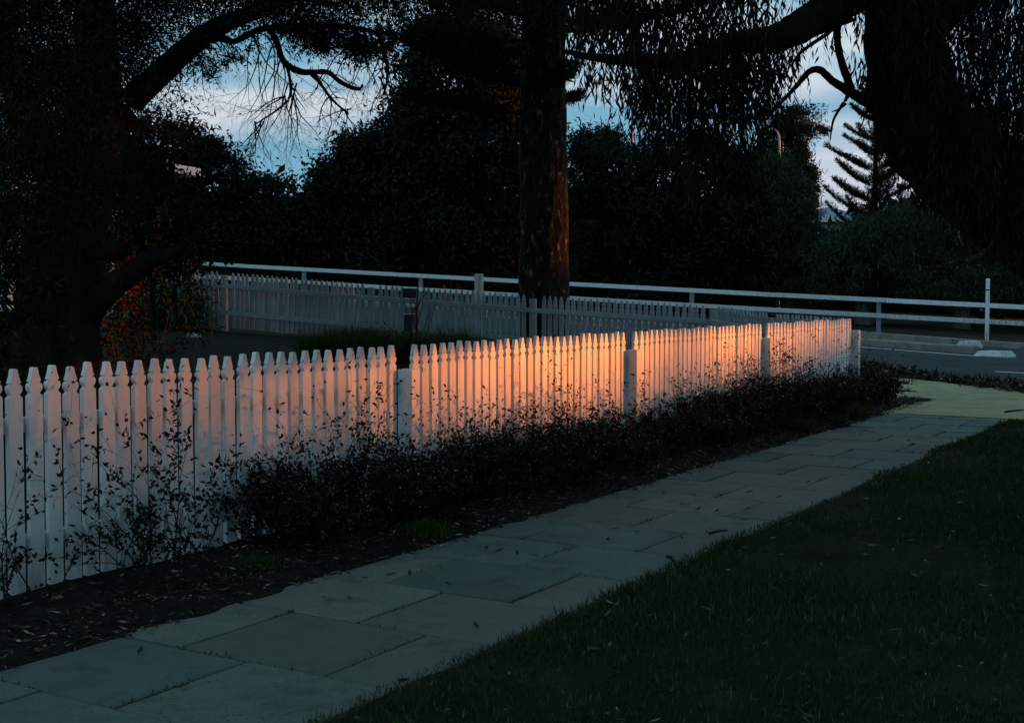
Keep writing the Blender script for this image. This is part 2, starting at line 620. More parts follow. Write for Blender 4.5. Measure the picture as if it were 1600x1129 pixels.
xs = axis([(-600, -60, 40), (-60, -24, 4), (-24, 26, .8), (26, 70, 4), (70, 641, 40)])
ys = axis([(-240, -20, 40), (-20, -2, 3), (-2, 52, .8), (52, 80, 4), (80, 1201, 60)])
GX, GY = np.meshgrid(xs, ys)
GZ = gz(GX, GY)
nn = GX * N2[0] + GY * N2[1]
ss = GX * D2[0] + GY * D2[1]
GZ = GZ - 0.06 - 0.10 * ((nn > -5.1) & (ss < 24))      # lies below path, lawn and road sheets
nx, ny = len(xs), len(ys)
ii = (np.arange(ny - 1)[:, None] * nx + np.arange(nx - 1)[None, :]).ravel()
obj('ground', new_mesh('ground', np.stack([GX, GY, GZ], -1).reshape(-1, 3), np.stack([ii, ii + 1, ii + nx + 1, ii + nx], 1), M['land'], True), kind='structure')


def vnoise(x, y, seed=0, k=7):
    """cheap smooth noise, about -1..1"""
    r_ = np.random.default_rng(seed)
    o = np.zeros_like(x)
    for _ in range(k):
        a, w, p_ = r_.uniform(0, 2 * math.pi), r_.uniform(.6, 2.4), r_.uniform(0, 6.28)
        o = o + np.sin((x * math.cos(a) + y * math.sin(a)) * w + p_)
    return o / (k * .6)


def strip_sheet(name, s0, s1, n0, n1, ds, dn, zf, m, zadd=True):
    S, N = np.meshgrid(np.arange(s0, s1, ds), np.arange(n0, n1 + dn * .5, dn))
    X = S * D2[0] + N * N2[0]
    Y = S * D2[1] + N * N2[1]
    Z_ = zf(S, N, X, Y)
    a, b = S.shape
    q = (np.arange(a - 1)[:, None] * b + np.arange(b - 1)[None, :]).ravel()
    return obj(name, new_mesh(name, np.stack([X, Y, Z_], -1).reshape(-1, 3), np.stack([q, q + 1, q + b + 1, q + b], 1), m, True), kind='structure')


PATH_L, PATH_R, PATH_S1 = -4.31, -2.83, 16.02
LAWN_END = lambda n_: 15.35 + 0 * n_


def soil_z(S, N, X, Y):
    edge = PATH_L + .0 + .09 * vnoise(S * 1.8, N, 3) + .04 * vnoise(S * 7, N * 7, 4)
    h = np.clip((edge - N) / .16, -1, 1)
    z = np.where(h > 0, .035 * h, .06 * h) + .010 * vnoise(S * 7, N * 7, 5) * (h > -.2) + .02 * vnoise(S * 1.7, N * 1.7, 6) * (h > .5)
    out = np.clip((S - 17.6) / 1.2, 0, 1)
    return z * (1 - out) + out * (gz(X, Y) + .015)


def lawn_z(S, N, X, Y):
    edge = PATH_R + .03 + .04 * vnoise(S * 2.6, N, 13) + .025 * vnoise(S * 11, N * 8, 14)
    h = np.clip((N - edge) / .14, -1, 1)
    e2 = np.clip((15.7 + (N + 2.8) * -.12 - S) / .3, -1, 1)
    h = np.minimum(h, e2)
    return np.where(h > 0, .03 * h, .07 * h) + .012 * vnoise(X * 5, Y * 5, 15) * (h > 0) + .03 * vnoise(X * .9, Y * .9, 16) * (h > .9)


strip_sheet('garden_bed', .2, 18.5, -5.6, -4.09, .05, .045, soil_z, M['soil'])
strip_sheet('lawn', -2.5, 16.6, -2.99, 9.0, .09, .08, lawn_z, M['lawn'])

# inside the garden: bare soil follows the land
def inside_z(S, N, X, Y):
    return gz(X, Y) + .01 + .015 * vnoise(X * 2, Y * 2, 21)


strip_sheet('garden_soil', -2.0, 26.0, -24.0, -5.55, .35, .35, inside_z, M['soil'])

# ------------------------------------------------------------------ the path, slab by slab
bed = Soup()
c0, c1 = P(-1.1, 0), P(PATH_S1, 0)
bed.add([P(-1.1, PATH_L, -.034), P(-1.1, PATH_R, -.034), P(PATH_S1, PATH_R, -.034), P(PATH_S1, PATH_L, -.034)], [(3, 2, 1, 0)])
path = obj('path', bed.mesh('path', M['joint']), kind='structure', label='narrow footpath of large concrete slabs beside the picket fence')
ROT = math.atan2(D2[1], D2[0])
slab_meshes = {}


def slab(s0, s1, n0, n1):
    gap = .017
    L, W = s1 - s0 - gap, n1 - n0 - gap
    key = (round(L, 2), round(W, 2))
    if key not in slab_meshes:
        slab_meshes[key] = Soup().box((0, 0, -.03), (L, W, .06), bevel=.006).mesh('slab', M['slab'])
    c = P((s0 + s1) / 2, (n0 + n1) / 2, random.uniform(-.004, .004))
    obj('slab', slab_meshes[key], path, c, (random.uniform(-.005, .005), random.uniform(-.005, .005), ROT + random.uniform(-.004, .004)))


mid = (PATH_L + PATH_R) / 2
s = 3.11 - 6 * .7
k = 0
while s < PATH_S1 - .1:
    e = min(s + .7, PATH_S1)
    if k % 2 == 0:
        slab(s, e, PATH_L, mid)
        slab(s, e, mid, PATH_R)
    else:
        slab(s, e, PATH_L, PATH_L + .36)
        slab(s, e, PATH_L + .36, PATH_L + 1.13)
        slab(s, e, PATH_L + 1.13, PATH_R)
    s += .7
    k += 1

# ------------------------------------------------------------------ kerb ramp, road, markings, kerbs
def ground_poly(name, pxs, lift, m, parent=None, thick=.05, kind=None, label=None, world=None):
    pts = world if world is not None else [hit(*q) for q in pxs]
    top = [(p[0], p[1], gz(p[0], p[1]) + lift) for p in pts]
    n_ = len(top)
    so = Soup()
    so.add(top + [(a, b, c - thick) for a, b, c in top], [tuple(reversed(range(n_)))] + [(i, (i + 1) % n_, n_ + (i + 1) % n_, n_ + i) for i in range(n_)])
    me = so.mesh(name, m)
    import bmesh
    bm = bmesh.new()
    bm.from_mesh(me)
    bmesh.ops.recalc_face_normals(bm, faces=bm.faces)
    bm.to_mesh(me)
    bm.free()
    return obj(name, me, parent, kind=kind, label=label)


pa, pb = P(16.03, -4.45), P(16.03, -2.3)
apron_base = hit(1480, 640)
j0, j1 = hit(1412, 647), hit(1541, 606)
w_a = [pa, j0 + np.array([-.01, 0, 0]), j1, hit(1470, 597), hit(1420, 592), hit(1372, 590), hit(1352, 600), hit(1362, 625)]
w_b = [j0 + np.array([.02, 0, 0]), P(16.03, -2.0), hit(1700, 668), hit(1760, 640), hit(1640, 615), hit(1600, 610), hit(1575, 606.5), j1 + np.array([.02, 0, 0])]
apron = obj('kerb_ramp', Soup().box((apron_base[0], apron_base[1], -.06), (1.2, 3.0, .04), rotz=ROT).mesh('kerb_ramp', M['joint']), kind='structure', label='pale yellowish concrete kerb ramp at the end of the footpath')
ground_poly('concrete_panel', None, .006, M['apron'], apron, world=w_a)
ground_poly('concrete_panel', None, .010, M['apron'], apron, world=w_b)

# the road: a sheet that follows the land, from the near edge to the far kerb
near_px = [(1339, 571), (1375, 577), (1450, 589), (1537, 601.5), (1575, 606), (1620, 612), (1700, 622)]
near = [hit(*q) for q in near_px]
RD = np.array([.922, -.387])                      # direction of the road
RN = np.array([.387, .922])                       # across, away from the camera
far0 = np.array([8.75, 33.0])


def along_far(k, off=0.0):
    q = far0 + RD * k + RN * off
    return q


road_near = [np.array([-60.0, 52.6]), np.array([-25, 38.2]), np.array([-8, 31.0]), np.array([0, 27.8]), np.array([4.5, 26.6])] + [p[:2] for p in near] + [np.array([16, 14.5]), np.array([40, 4.5]), np.array([90, -16.5])]
road_near = np.array(road_near)
tt = np.concatenate([[0], np.cumsum(np.linalg.norm(np.diff(road_near, axis=0), axis=1))])
tq = np.linspace(0, tt[-1], 160)
A_ = np.stack([np.interp(tq, tt, road_near[:, 0]), np.interp(tq, tt, road_near[:, 1])], 1)
# matching points on the far side
proj = (A_ - far0) @ RD
B_ = far0 + proj[:, None] * RD + RN * 4.2
rows = [A_ + (B_ - A_) * f_ for f_ in np.linspace(0, 1, 26)]
V_ = np.array([[(p[0], p[1], gz(p[0], p[1]) + .012) for p in row] for row in rows])
a, b = V_.shape[:2]
q = (np.arange(a - 1)[:, None] * b + np.arange(b - 1)[None, :]).ravel()
obj('road', new_mesh('road', V_.reshape(-1, 3), np.stack([q, q + 1, q + b + 1, q + b], 1), M['asphalt'], True), kind='structure')


def marking(name, p0, p1, w, label, lift=.018):
    p0, p1 = np.array(p0[:2]), np.array(p1[:2])
    d_ = (p1 - p0) / np.linalg.norm(p1 - p0)
    n_ = np.array([-d_[1], d_[0]]) * w / 2
    K = max(2, int(np.linalg.norm(p1 - p0) / 1.2))
    vs, fs = [], []
    for i in range(K + 1):
        c_ = p0 + (p1 - p0) * i / K
        for sgn in (1, -1):
            x_, y_ = c_ + n_ * sgn
            vs.append((x_, y_, gz(x_, y_) + lift))
        if i:
            fs.append((2 * i - 2, 2 * i - 1, 2 * i + 1, 2 * i))
    return obj(name, new_mesh(name, vs, fs, M['line']), kind='structure', label=label)


l0, l1 = hit(1340, 542.5), hit(1532, 557.5)
ld = (l1 - l0) / np.linalg.norm(l1 - l0)
marking('edge_line', l0 - ld * 14, l1, .14, 'thin white edge line along the far side of the road')
marking('lane_dash', hit(1555, 581.5), hit(1660, 587), .14, 'thin white lane dash on the road at right')
marking('lane_dash', hit(1573, 602), hit(1680, 613), .34, 'thick white lane dash beside the kerb ramp')


def kerb(name, pts, w, h, m, label, kind='structure', lift=0.0):
    """a raised kerb with a sloping face that follows the land"""
    pts = [np.array(p_[:2]) for p_ in pts]
    vs, fs = [], []
    K = len(pts)
    for i, p_ in enumerate(pts):
        t_ = pts[min(i + 1, K - 1)] - pts[max(i - 1, 0)]
        t_ = t_ / np.linalg.norm(t_)
        n_ = np.array([-t_[1], t_[0]])
        z0 = gz(p_[0], p_[1]) + lift
        for off, zz in ((0, -.05), (0, .02), (.05, h - .02), (.09, h), (w - .05, h), (w, h - .04), (w, -.05)):
            q_ = p_ + n_ * off
            vs.append((q_[0], q_[1], z0 + zz))
        if i:
            for j in range(6):
                a_ = (i - 1) * 7 + j
                fs.append((a_, a_ + 7, a_ + 8, a_ + 1))
    fs.append(tuple(range(7)))
    fs.append(tuple(reversed(range((K - 1) * 7, K * 7))))
    return obj(name, new_mesh(name, vs, fs, m), kind=kind, label=label)


def line_pts(a_, b_, n_):
    a_, b_ = np.array(a_[:2]), np.array(b_[:2])
    return [a_ + (b_ - a_) * i / n_ for i in range(n_ + 1)]


k0, k1 = hit(1340, 540), hit(1520, 553.5)
kd = (k1 - k0) / np.linalg.norm(k1 - k0)
kerb('median_kerb', line_pts(k0 - kd * 16, k1, 30), .85, .17, M['kerb'], 'long low concrete island with a sloping kerb')
# far kerb
m0, m1 = at(1340, 527, 35.2), at(1600, 541, 33.2)
md = (m1 - m0) / np.linalg.norm(m1 - m0)
kerb('far_kerb', line_pts(m0 - md * 20, m1 + md * 14, 40), .35, .17, M['kerb'], 'concrete kerb on the far side of the road')


def painted_nose(px0, px1, py, Yd, hgt, dep, label):
    a_, b_ = at(px0, py, Yd), at(px1, py + (px1 - px0) * .07, Yd - .6)
    L = np.linalg.norm((b_ - a_)[:2])
    ang = math.atan2(b_[1] - a_[1], b_[0] - a_[0])
    so = Soup()
    ring = []
    prof = [(-.5, .30, 0), (-.40, .5, 0), (.1, .5, 0), (.36, .34, 0), (.5, .06, 0)]
    top = [(-.43, .2), (-.34, .36), (.08, .36), (.30, .22), (.42, .03)]
    lo = [(x_ * L, y_ * dep) for x_, y_, _ in prof] + [(x_ * L, -y_ * dep) for x_, y_, _ in reversed(prof)]
    hi = [(x_ * L, y_ * dep) for x_, y_ in top] + [(x_ * L, -y_ * dep) for x_, y_ in reversed(top)]
    c_ = (a_ + b_) / 2
    z0 = gz(c_[0], c_[1])
    K = len(lo)
    vs = [(x_, y_, -.05) for x_, y_ in lo] + [(x_, y_, .03) for x_, y_ in lo] + [(x_, y_, hgt) for x_, y_ in hi]
    fs = [tuple(range(2 * K, 3 * K))]
    for r_ in range(2):
        fs += [(r_ * K + i, r_ * K + (i + 1) % K, (r_ + 1) * K + (i + 1) % K, (r_ + 1) * K + i) for i in range(K)]
    me = new_mesh('painted_kerb', vs, [tuple(reversed(f_)) for f_ in fs], M['worn_white'])
    obj('painted_kerb_end', me, None, (c_[0], c_[1], z0), (0, 0, ang), label=label, cat='kerb', group=None)


painted_nose(1530, 1586, 552, float(hit(1560, 556)[1]), .13, 1.0, 'long white painted nose of the concrete traffic island')
painted_nose(1508, 1527, 535, 33.4, .17, .6, 'small white painted kerb block near the white marker pole')

# ------------------------------------------------------------------ picket fences
def picket_mesh(name, H, m, wdt=.079, thick=.029, bottom=.0):
    """flat board with a turned-looking head"""
    w = wdt / 2
    prof = [(w, bottom), (w, H - .142), (w * .95, H - .138), (w * .74, H - .132), (w * .60, H - .126), (w * .72, H - .119),
            (w * .92, H - .109), (w * 1.0, H - .097), (w * .95, H - .085), (w * .78, H - .0775), (w * .58, H - .0765), (w * .58, H - .0695), (w * .79, H - .068),
            (w * .64, H - .052), (w * .49, H - .034), (w * .40, H - .019), (w * .37, H - .009), (w * .30, H - .003), (w * .16, H)]
    vs = []
    K = len(prof)
    for y_ in (-thick / 2, thick / 2):
        for x_, z_ in prof:
            vs.append((-x_, y_, z_))
        for x_, z_ in prof:
            vs.append((x_, y_, z_))
    fs = []
    for i in range(K - 1):
        fs.append((i, K + i, K + i + 1, i + 1))
        fs.append((2 * K + i, 2 * K + i + 1, 3 * K + i + 1, 3 * K + i))
        fs.append((i, i + 1, 2 * K + i + 1, 2 * K + i))
        fs.append((K + i, 3 * K + i, 3 * K + i + 1, K + i + 1))
    fs.append((K - 1, 2 * K - 1, 4 * K - 1, 3 * K - 1))
    fs.append((0, 2 * K, 3 * K, K))
    return new_mesh(name, vs, fs, m)


FN, PITCH_P, FH = -5.22, .1118, 1.125
fence = thing('picket_fence', 'white painted picket fence along the footpath, glowing orange in its middle', 'fence', tuple(P(10.0, FN)))
base = np.array(fence.location)
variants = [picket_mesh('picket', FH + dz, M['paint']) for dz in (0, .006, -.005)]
front_posts = [7.137 + 3.516 * k_ for k_ in range(-2, 4)]


def fence_z(s_):
    return (s_ - 4) / 13.6 * .03


for pi_ in range(len(front_posts) - 1):
    p0, p1 = front_posts[pi_], front_posts[pi_ + 1]
    for i in range(30):
        s_ = p0 + 2.45 / 2 * PITCH_P + i * PITCH_P + random.uniform(-.0016, .0016)
        lean = random.gauss(0, .0016)
        c_ = P(s_, FN + random.uniform(-.002, .002), fence_z(s_) + random.gauss(0, .004)) - base
        obj('picket', random.choice(variants), fence, c_, (random.gauss(0, .003), lean, ROT + random.gauss(0, .008)))
    for zz in (.27, .845):
        a_ = P(p0, FN - .034, zz + fence_z(p0)) - base
        b_ = P(p1, FN - .034, zz + fence_z(p1)) - base
        obj('rail', Soup().beam(a_, b_, .034, .075).mesh('rail', M['paint']), fence)
post_me = Soup().box((0, 0, .44), (.105, .118, 1.04), bevel=.006).mesh('post', M['paint'])
for s_ in front_posts:
    obj('post', post_me, fence, P(s_, FN + .045, fence_z(s_)) - base, (0, 0, ROT))

# fence around the back of the garden: corner points, with the height of the picket heads
BC = [at(350, 425, 25.6), at(580, 444.0, 24.4), at(833, 461.5, 23.2), at(1115, 478, 22.0), at(1203, 490, 20.0), P(17.62, FN - .04, 1.15)]
BC = [2 * BC[0] - BC[1]] + BC
back = thing('picket_fence', 'grey shaded picket fence closing the far side of the garden, rails facing us', 'fence', (BC[3][0], BC[3][1], gz(BC[3][0], BC[3][1])))
bb = np.array(back.location)
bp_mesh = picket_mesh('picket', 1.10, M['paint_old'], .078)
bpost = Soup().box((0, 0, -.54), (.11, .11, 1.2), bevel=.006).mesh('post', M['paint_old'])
for i in range(len(BC) - 1):
    a_, b_ = BC[i], BC[i + 1]
    v_ = (b_ - a_)
    L = np.linalg.norm(v_[:2])
    rz = math.atan2(v_[1], v_[0])
    nrm = np.array([math.cos(rz + math.pi / 2), math.sin(rz + math.pi / 2), 0])   # away from the garden
    K = int((L - .22) / .1118)
    for j in range(K):
        f_ = (.14 + (j + .5) * (L - .28) / K) / L
        if i == 2 and .222 < f_ < .285:
            continue                                   # the letterbox stands here
        top = a_ + v_ * f_
        c_ = top + nrm * .03 - np.array([0, 0, 1.10 + random.gauss(0, .004)]) - bb
        obj('picket', bp_mesh, back, c_, (random.gauss(0, .004), random.gauss(0, .006), rz + random.gauss(0, .01)))
    for dz in (-.27, -.80):
        p_, q_ = a_ + np.array([0, 0, dz]) - bb - nrm * .075, b_ + np.array([0, 0, dz]) - bb - nrm * .075
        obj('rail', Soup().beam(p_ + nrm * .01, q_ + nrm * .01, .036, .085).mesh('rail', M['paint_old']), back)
    obj('post', bpost, back, a_ + np.array([0, 0, -.12]) - bb, (0, 0, rz))

# letterbox set into that fence
ca = BC[2] + (BC[3] - BC[2]) * .253
rz = math.atan2(*(BC[3] - BC[2])[[1, 0]])
lb = thing('letterbox', 'dark letterbox set into the shaded back fence beside the bare sapling', 'letterbox', (ca[0], ca[1], ca[2] - 1.08), rz)
obj('hood', Soup().box((0, -.02, .99 - .02), (.20, .24, .17), bevel=.008).mesh('hood', M['box']), lb)
obj('body', Soup().box((0, -.01, .46), (.19, .20, .48), bevel=.008).mesh('body', M['slate']), lb)
obj('shelf', Soup().box((0, -.05, .575), (.195, .24, .014), bevel=.003).mesh('shelf', M['trim']), lb)
obj('flap', Soup().box((0, -.117, .40), (.17, .014, .30), bevel=.003).mesh('flap', M['box']), lb)
obj('leg', Soup().box((0, 0, .10), (.06, .06, .26), bevel=.004).mesh('leg', M['box']), lb)

# ------------------------------------------------------------------ white road rail with dark posts
RA, RB_ = at(1060, 453, 39.0), at(1540, 476.8, 35.6)
rdv = (RB_ - RA)
rail_dir = rdv / np.linalg.norm(rdv[:2])
rl = at(290, 410.5, 46.0)
slope_l = (RA[2] - rl[2]) / np.linalg.norm((RA - rl)[:2])
slope_r = rdv[2] / np.linalg.norm(rdv[:2])


def rail_pt(k_):
    """k metres right of RA along the rail"""
    p_ = RA + rail_dir * k_
    z_ = RA[2] + (slope_r if k_ > 0 else slope_l) * k_
    return np.array([p_[0], p_[1], z_])


rr = thing('road_rail', 'long white two board rail on dark posts beyond the road', 'railing', (RA[0], RA[1], gz(RA[0], RA[1])))
rb0 = np.array(rr.location)
kk = np.array([-27, -22.5, -17.9, -13.3, -8.8, -4.2, .4, 5.9, 10.6, 15.3, 20.0])
joints = [-27, -15.7, -6.0, 2.4, 6.1, 15.0, 20.0]
for a_, b_ in zip(joints[:-1], joints[1:]):
    for dz in (0, -.45):
        segs = line_pts(rail_pt(a_ + .006), rail_pt(b_ - .006), 1)
        pa_, pb_ = rail_pt(a_ + .006) + [0, 0, dz + random.uniform(-.004, .004)] - rb0, rail_pt(b_ - .006) + [0, 0, dz + random.uniform(-.004, .004)] - rb0
        obj('rail_board', Soup().beam(pa_, pb_, .045, .128).mesh('rail_board', M['rail_paint']), rr)
rpost = Soup().box((0, .085, -.62), (.12, .12, 1.36), bevel=.01).mesh('rail_post', M['roof'])
for k_ in kk:
    obj('rail_post', rpost, rr, rail_pt(k_) - rb0, (0, 0, math.atan2(rail_dir[1], rail_dir[0])))

# marker pole in front of the rail
mp = at(1542, 524, 35.2)
pole = thing('marker_pole', 'slim white marker pole with a black band in front of the road rail', 'pole', tuple(mp))
so = Soup()
so.tube([(0, 0, -.2), (0, 0, 1.53), (0, 0, 1.56)], [.055, .055, .042], 12)
obj('shaft', so.mesh('shaft', M['rail_paint']), pole)
obj('band', Soup().tube([(0, 0, 1.235), (0, 0, 1.27)], [.058, .058], 12).mesh('band', M['black']), pole)
# squat white post with an amber strip behind the back fence
gp = at(748.5, 428, 24.3)
z0 = gz(gp[0], gp[1])
guide = thing('guide_post', 'white square post with an amber strip behind the back picket fence', 'post', (gp[0], gp[1], z0), R(-14))
hh = gp[2] - z0
obj('shaft', Soup().box((0, 0, hh / 2 - .1), (.15, .12, hh + .2), bevel=.012).mesh('shaft', M['rail_paint']), guide)
obj('reflector', Soup().box((.03, -.064, hh - .30), (.035, .012, .54), bevel=.003).mesh('reflector', M['amber']), guide)

# ------------------------------------------------------------------ trees
def tree(name, label, base_pt, cat='tree', group=None):
    t_ = thing(name, label, cat, tuple(float(x) for x in base_pt), group=group)
    return t_


def rel(pts, root):
    b_ = np.array(root.location)
    return [np.array(p_) - b_ for p_ in pts]


def add_limb(root, name, pix, m, seg=10, rough=.06, sub=5):
    """pix: list of (px, py, depth, radius in m)"""
    pts, rad = smooth_path([at(a_, b_, c_) for a_, b_, c_, _ in pix], [q_[3] for q_ in pix], sub)
    return obj(name, Soup().tube(rel(pts, root), rad, seg, rough).mesh(name, m, True), root)


def add_leaves(root, name, parts, m, kind=None):
    v_, f_ = join(parts)
    v_ = v_ - np.array(root.location)
    return obj(name, new_mesh(name, v_, f_, m), root, kind=kind)


def twigs(so, p0, d0, length, rad, depth, droop=0.0, spread=.6, nchild=3, steps=5, tips=None, wob=.18):
    """recursive bare branchlets"""
    p = np.array(p0, float)
    d_ = np.array(d0, float)
    d_ /= np.linalg.norm(d_)
    pts, rads = [p.copy()], [rad]
    kids = []
    for i in range(steps):
        d_ = d_ + rng.normal(size=3) * wob
        d_[2] -= droop
        d_ /= np.linalg.norm(d_)
        p = p + d_ * length / steps
        pts.append(p.copy())
        rads.append(rad * (1 - .75 * (i + 1) / steps))
        if depth > 0 and i >= 1:
            kids.append((p.copy(), d_.copy(), rads[-1]))
    so.tube(pts, rads, 5 if rad > .006 else 3, 0, cap=False)
    if tips is not None:
        tips.extend([(q_, pts[-1] - pts[0]) for q_ in pts[1:]])
    if depth > 0:
        for _ in range(nchild):
            q_, dd, r_ = random.choice(kids)
            nd_ = dd + rng.normal(size=3) * spread
            twigs(so, q_, nd_, length * random.uniform(.45, .75), max(r_ * .75, .0012), depth - 1, droop, spread, nchild, steps, tips, wob)


def hanging(poly, Z0, Z1, n, Llen=(.35, 1.0), leaf=(.075, .011), step=.028, Zbias=None):
    """strings of narrow drooping leaves, as on a weeping tree"""
    starts = sample_poly(poly, n)
    parts = []
    for (a_, b_) in starts:
        p_ = at(a_, b_, rng.uniform(Z0, Z1))
        L = rng.uniform(*Llen)
        m_ = max(4, int(L / step))
        t_ = np.linspace(0, 1, m_)
        sway = rng.normal(size=2) * .16
        pos = np.stack([p_[0] + sway[0] * t_ * L + rng.normal(size=m_) * .012, p_[1] + sway[1] * t_ * L + rng.normal(size=m_) * .012, p_[2] - t_ * L], 1)
        dr = np.stack([rng.normal(size=m_) * .38, rng.normal(size=m_) * .38, -np.ones(m_)], 1)
        parts.append(leaves(pos, dr, leaf[0] * rng.uniform(.6, 1.25, m_), leaf[1] * rng.uniform(.8, 1.2, m_)))
    return parts


# --- the big old tree at left, inside the garden
lt_base = np.array([at(85, 560, 9.2)[0], 9.2, gz(at(85, 560, 9.2)[0], 9.2)])
lt = tree('old_tree', 'huge dark tree at left with an arching limb over the garden', lt_base)
add_limb(lt, 'trunk', [(75, 760, 9.2, .42), (82, 640, 9.2, .36), (88, 540, 9.2, .31), (95, 450, 9.2, .29), (110, 350, 9.25, .27), (135, 260, 9.3, .23), (150, 180, 9.3, .19), (150, 60, 9.3, .15), (140, -120, 9.4, .12), (130, -400, 9.4, .06)], M['bark'], 16, .09)
add_limb(lt, 'limb', [(130, 290, 9.3, .16), (165, 215, 9.35, .125), (205, 160, 9.4, .10), (262, 104, 9.5, .088), (310, 62, 9.6, .078), (345, 40, 9.7, .07), (400, 18, 9.8, .06), (480, -20, 10, .05), (600, -80, 10.4, .03)], M['bark'], 12, .08)
add_limb(lt, 'limb', [(310, 62, 9.6, .045), (345, 60, 9.6, .03), (365, 65, 9.6, .022), (385, 56, 9.65, .024), (405, 47, 9.7, .024), (440, 42, 9.75, .026), (500, 40, 9.8, .024), (560, 45, 9.9, .020), (590, 55, 9.9, .016), (602, 85, 9.9, .014), (605, 125, 9.9, .011), (598, 150, 9.9, .006)], M['bark'], 8, .1)
add_limb(lt, 'limb', [(420, 45, 9.7, .024), (431, 62, 9.7, .024), (440, 90, 9.7, .024), (452, 104, 9.7, .026), (470, 112, 9.7, .026), (488, 113, 9.7, .022), (512, 113, 9.7, .02), (530, 127, 9.7, .018), (547, 136, 9.7, .017), (562, 139, 9.7, .015), (567, 132, 9.7, .008)], M['bark'], 8, .1)
add_limb(lt, 'limb', [(484, 114, 9.7, .016), (500, 130, 9.7, .013), (516, 152, 9.7, .011), (530, 166, 9.7, .009), (545, 178, 9.7, .006)], M['bark'], 7, .1)
add_limb(lt, 'limb', [(448, 100, 9.7, .014), (453, 125, 9.7, .012), (453, 150, 9.7, .010), (438, 168, 9.7, .008), (412, 186, 9.7, .006), (396, 196, 9.7, .004)], M['bark'], 7, .1)
add_limb(lt, 'limb', [(110, 520, 9.2, .17), (135, 485, 9.15, .13), (160, 460, 9.1, .10), (190, 437, 9.05, .085), (225, 412, 9.0, .07), (262, 397, 9.0, .045), (285, 386, 9.0, .03), (305, 366, 9.0, .016), (318, 345, 9.0, .006)], M['bark'], 10, .08)
add_limb(lt, 'limb', [(95, 300, 9.2, .15), (125, 345, 9.1, .12), (150, 380, 9.05, .10), (180, 392, 9.0, .07), (205, 385, 9.0, .04)], M['bark'], 10, .08)
add_limb(lt, 'limb', [(120, 330, 9.2, .16), (60, 220, 9.0, .13), (20, 120, 8.8, .11), (-40, 0, 8.6, .09)], M['bark'], 10, .08)
so = Soup()
for (x_, y_, n_, ln) in ((400, 50, 5, .75), (425, 60, 4, .9), (440, 95, 4, .6), (455, 130, 5, .5), (500, 115, 4, .4), (525, 150, 3, .35), (560, 60, 4, .6), (585, 60, 4, .5), (600, 90, 5, .45), (300, 75, 4, .45), (345, 62, 3, .4), (275, 105, 4, .4), (455, 150, 5, .5), (405, 190, 5, .35), (540, 170, 4, .3), (600, 120, 5, .4)):
    for _ in range(n_):
        twigs(so, at(x_ + random.uniform(-10, 10), y_, 9.7 + random.uniform(-.15, .15)), (random.uniform(-.6, .6), random.uniform(-.5, .5), random.uniform(-1, -.1)), ln * random.uniform(.6, 1.1), .0065, 2, .10, .75, 3, 5, None, .22)
so.v = [tuple(np.array(q_) - np.array(lt.location)) for q_ in so.v]
obj('twig_spray', so.mesh('twig_spray', M['twig']), lt, kind='stuff')
parts = []
pos, idx, _ = crown_points([(-70, -70), (215, -70), (222, 50), (240, 105), (205, 150), (185, 230), (165, 330), (120, 345), (-70, 420)], 8.2, 11.5, 400, .34, 250)
parts.append(leaves(pos, tiltdir(len(pos), .5), .052 * rng.uniform(.6, 1.3, len(pos)), .011))
pos, idx, _ = crown_points([(190, -60), (830, -60), (830, 10), (760, 25), (690, 12), (640, 25), (560, 28), (500, 52), (430, 26), (360, 28), (320, 20), (285, 50), (240, 95), (215, 85)], 8.6, 11.5, 210, .30, 250)
parts.append(leaves(pos, tiltdir(len(pos), .5), .052 * rng.uniform(.6, 1.3, len(pos)), .010))
pos, idx, _ = crown_points([(430, 40), (600, 45), (610, 75), (560, 95), (540, 60), (505, 75), (480, 70)], 9.5, 10.2, 60, .11, 80)
parts.append(leaves(pos, tiltdir(len(pos), .7), .05 * rng.uniform(.6, 1.3, len(pos)), .012))
pos, idx, _ = crown_points([(270, 95), (330, 62), (420, 60), (400, 90), (330, 110), (290, 140)], 9.4, 10.0, 16, .10, 60)
parts.append(leaves(pos, tiltdir(len(pos), .7), .05 * rng.uniform(.6, 1.3, len(pos)), .012))
pos, idx, _ = crown_points([(-120, 420), (60, 380), (110, 560), (90, 640), (-120, 640)], 8.8, 10.0, 60, .22, 120)
parts.append(leaves(pos, tiltdir(len(pos), .4), .08, .02))
add_leaves(lt, 'crown', parts, M['leaf_left'])

# --- the weeping tree at right: trunk just outside the frame, leaning in
rt_b = at(1830, 760, 7.1)
rt = tree('weeping_tree', 'dark weeping tree leaning in from the right with hanging narrow leaves', (rt_b[0], rt_b[1], 0))
add_limb(rt, 'trunk', [(1850, 900, 7.1, .36), (1810, 700, 7.1, .29), (1745, 500, 7.1, .26), (1655, 385, 7.1, .26), (1550, 300, 7.05, .265), (1456, 212, 7.0, .26), (1422, 130, 7.0, .235), (1412, 50, 7.0, .20), (1405, -60, 7.0, .18), (1400, -300, 7.0, .14), (1400, -600, 7.0, .06)], M['bark'], 16, .08)
add_limb(rt, 'limb', [(1460, 205, 7.0, .10), (1400, 180, 7.0, .065), (1355, 158, 7.0, .036), (1325, 142, 7.0, .026), (1300, 126, 7.0, .022), (1282, 110, 7.0, .020), (1266, 111, 7.0, .018), (1250, 128, 7.0, .015), (1236, 144, 7.0, .012), (1216, 165, 7.0, .009), (1195, 190, 7.0, .005)], M['bark'], 8, .1)
add_limb(rt, 'limb', [(1330, 140, 7.0, .024), (1321, 115, 7.0, .022), (1312, 85, 7.0, .02), (1308, 50, 7.0, .02), (1316, 10, 7.0, .022), (1330, -60, 7.0, .024)], M['bark'], 8, .08)
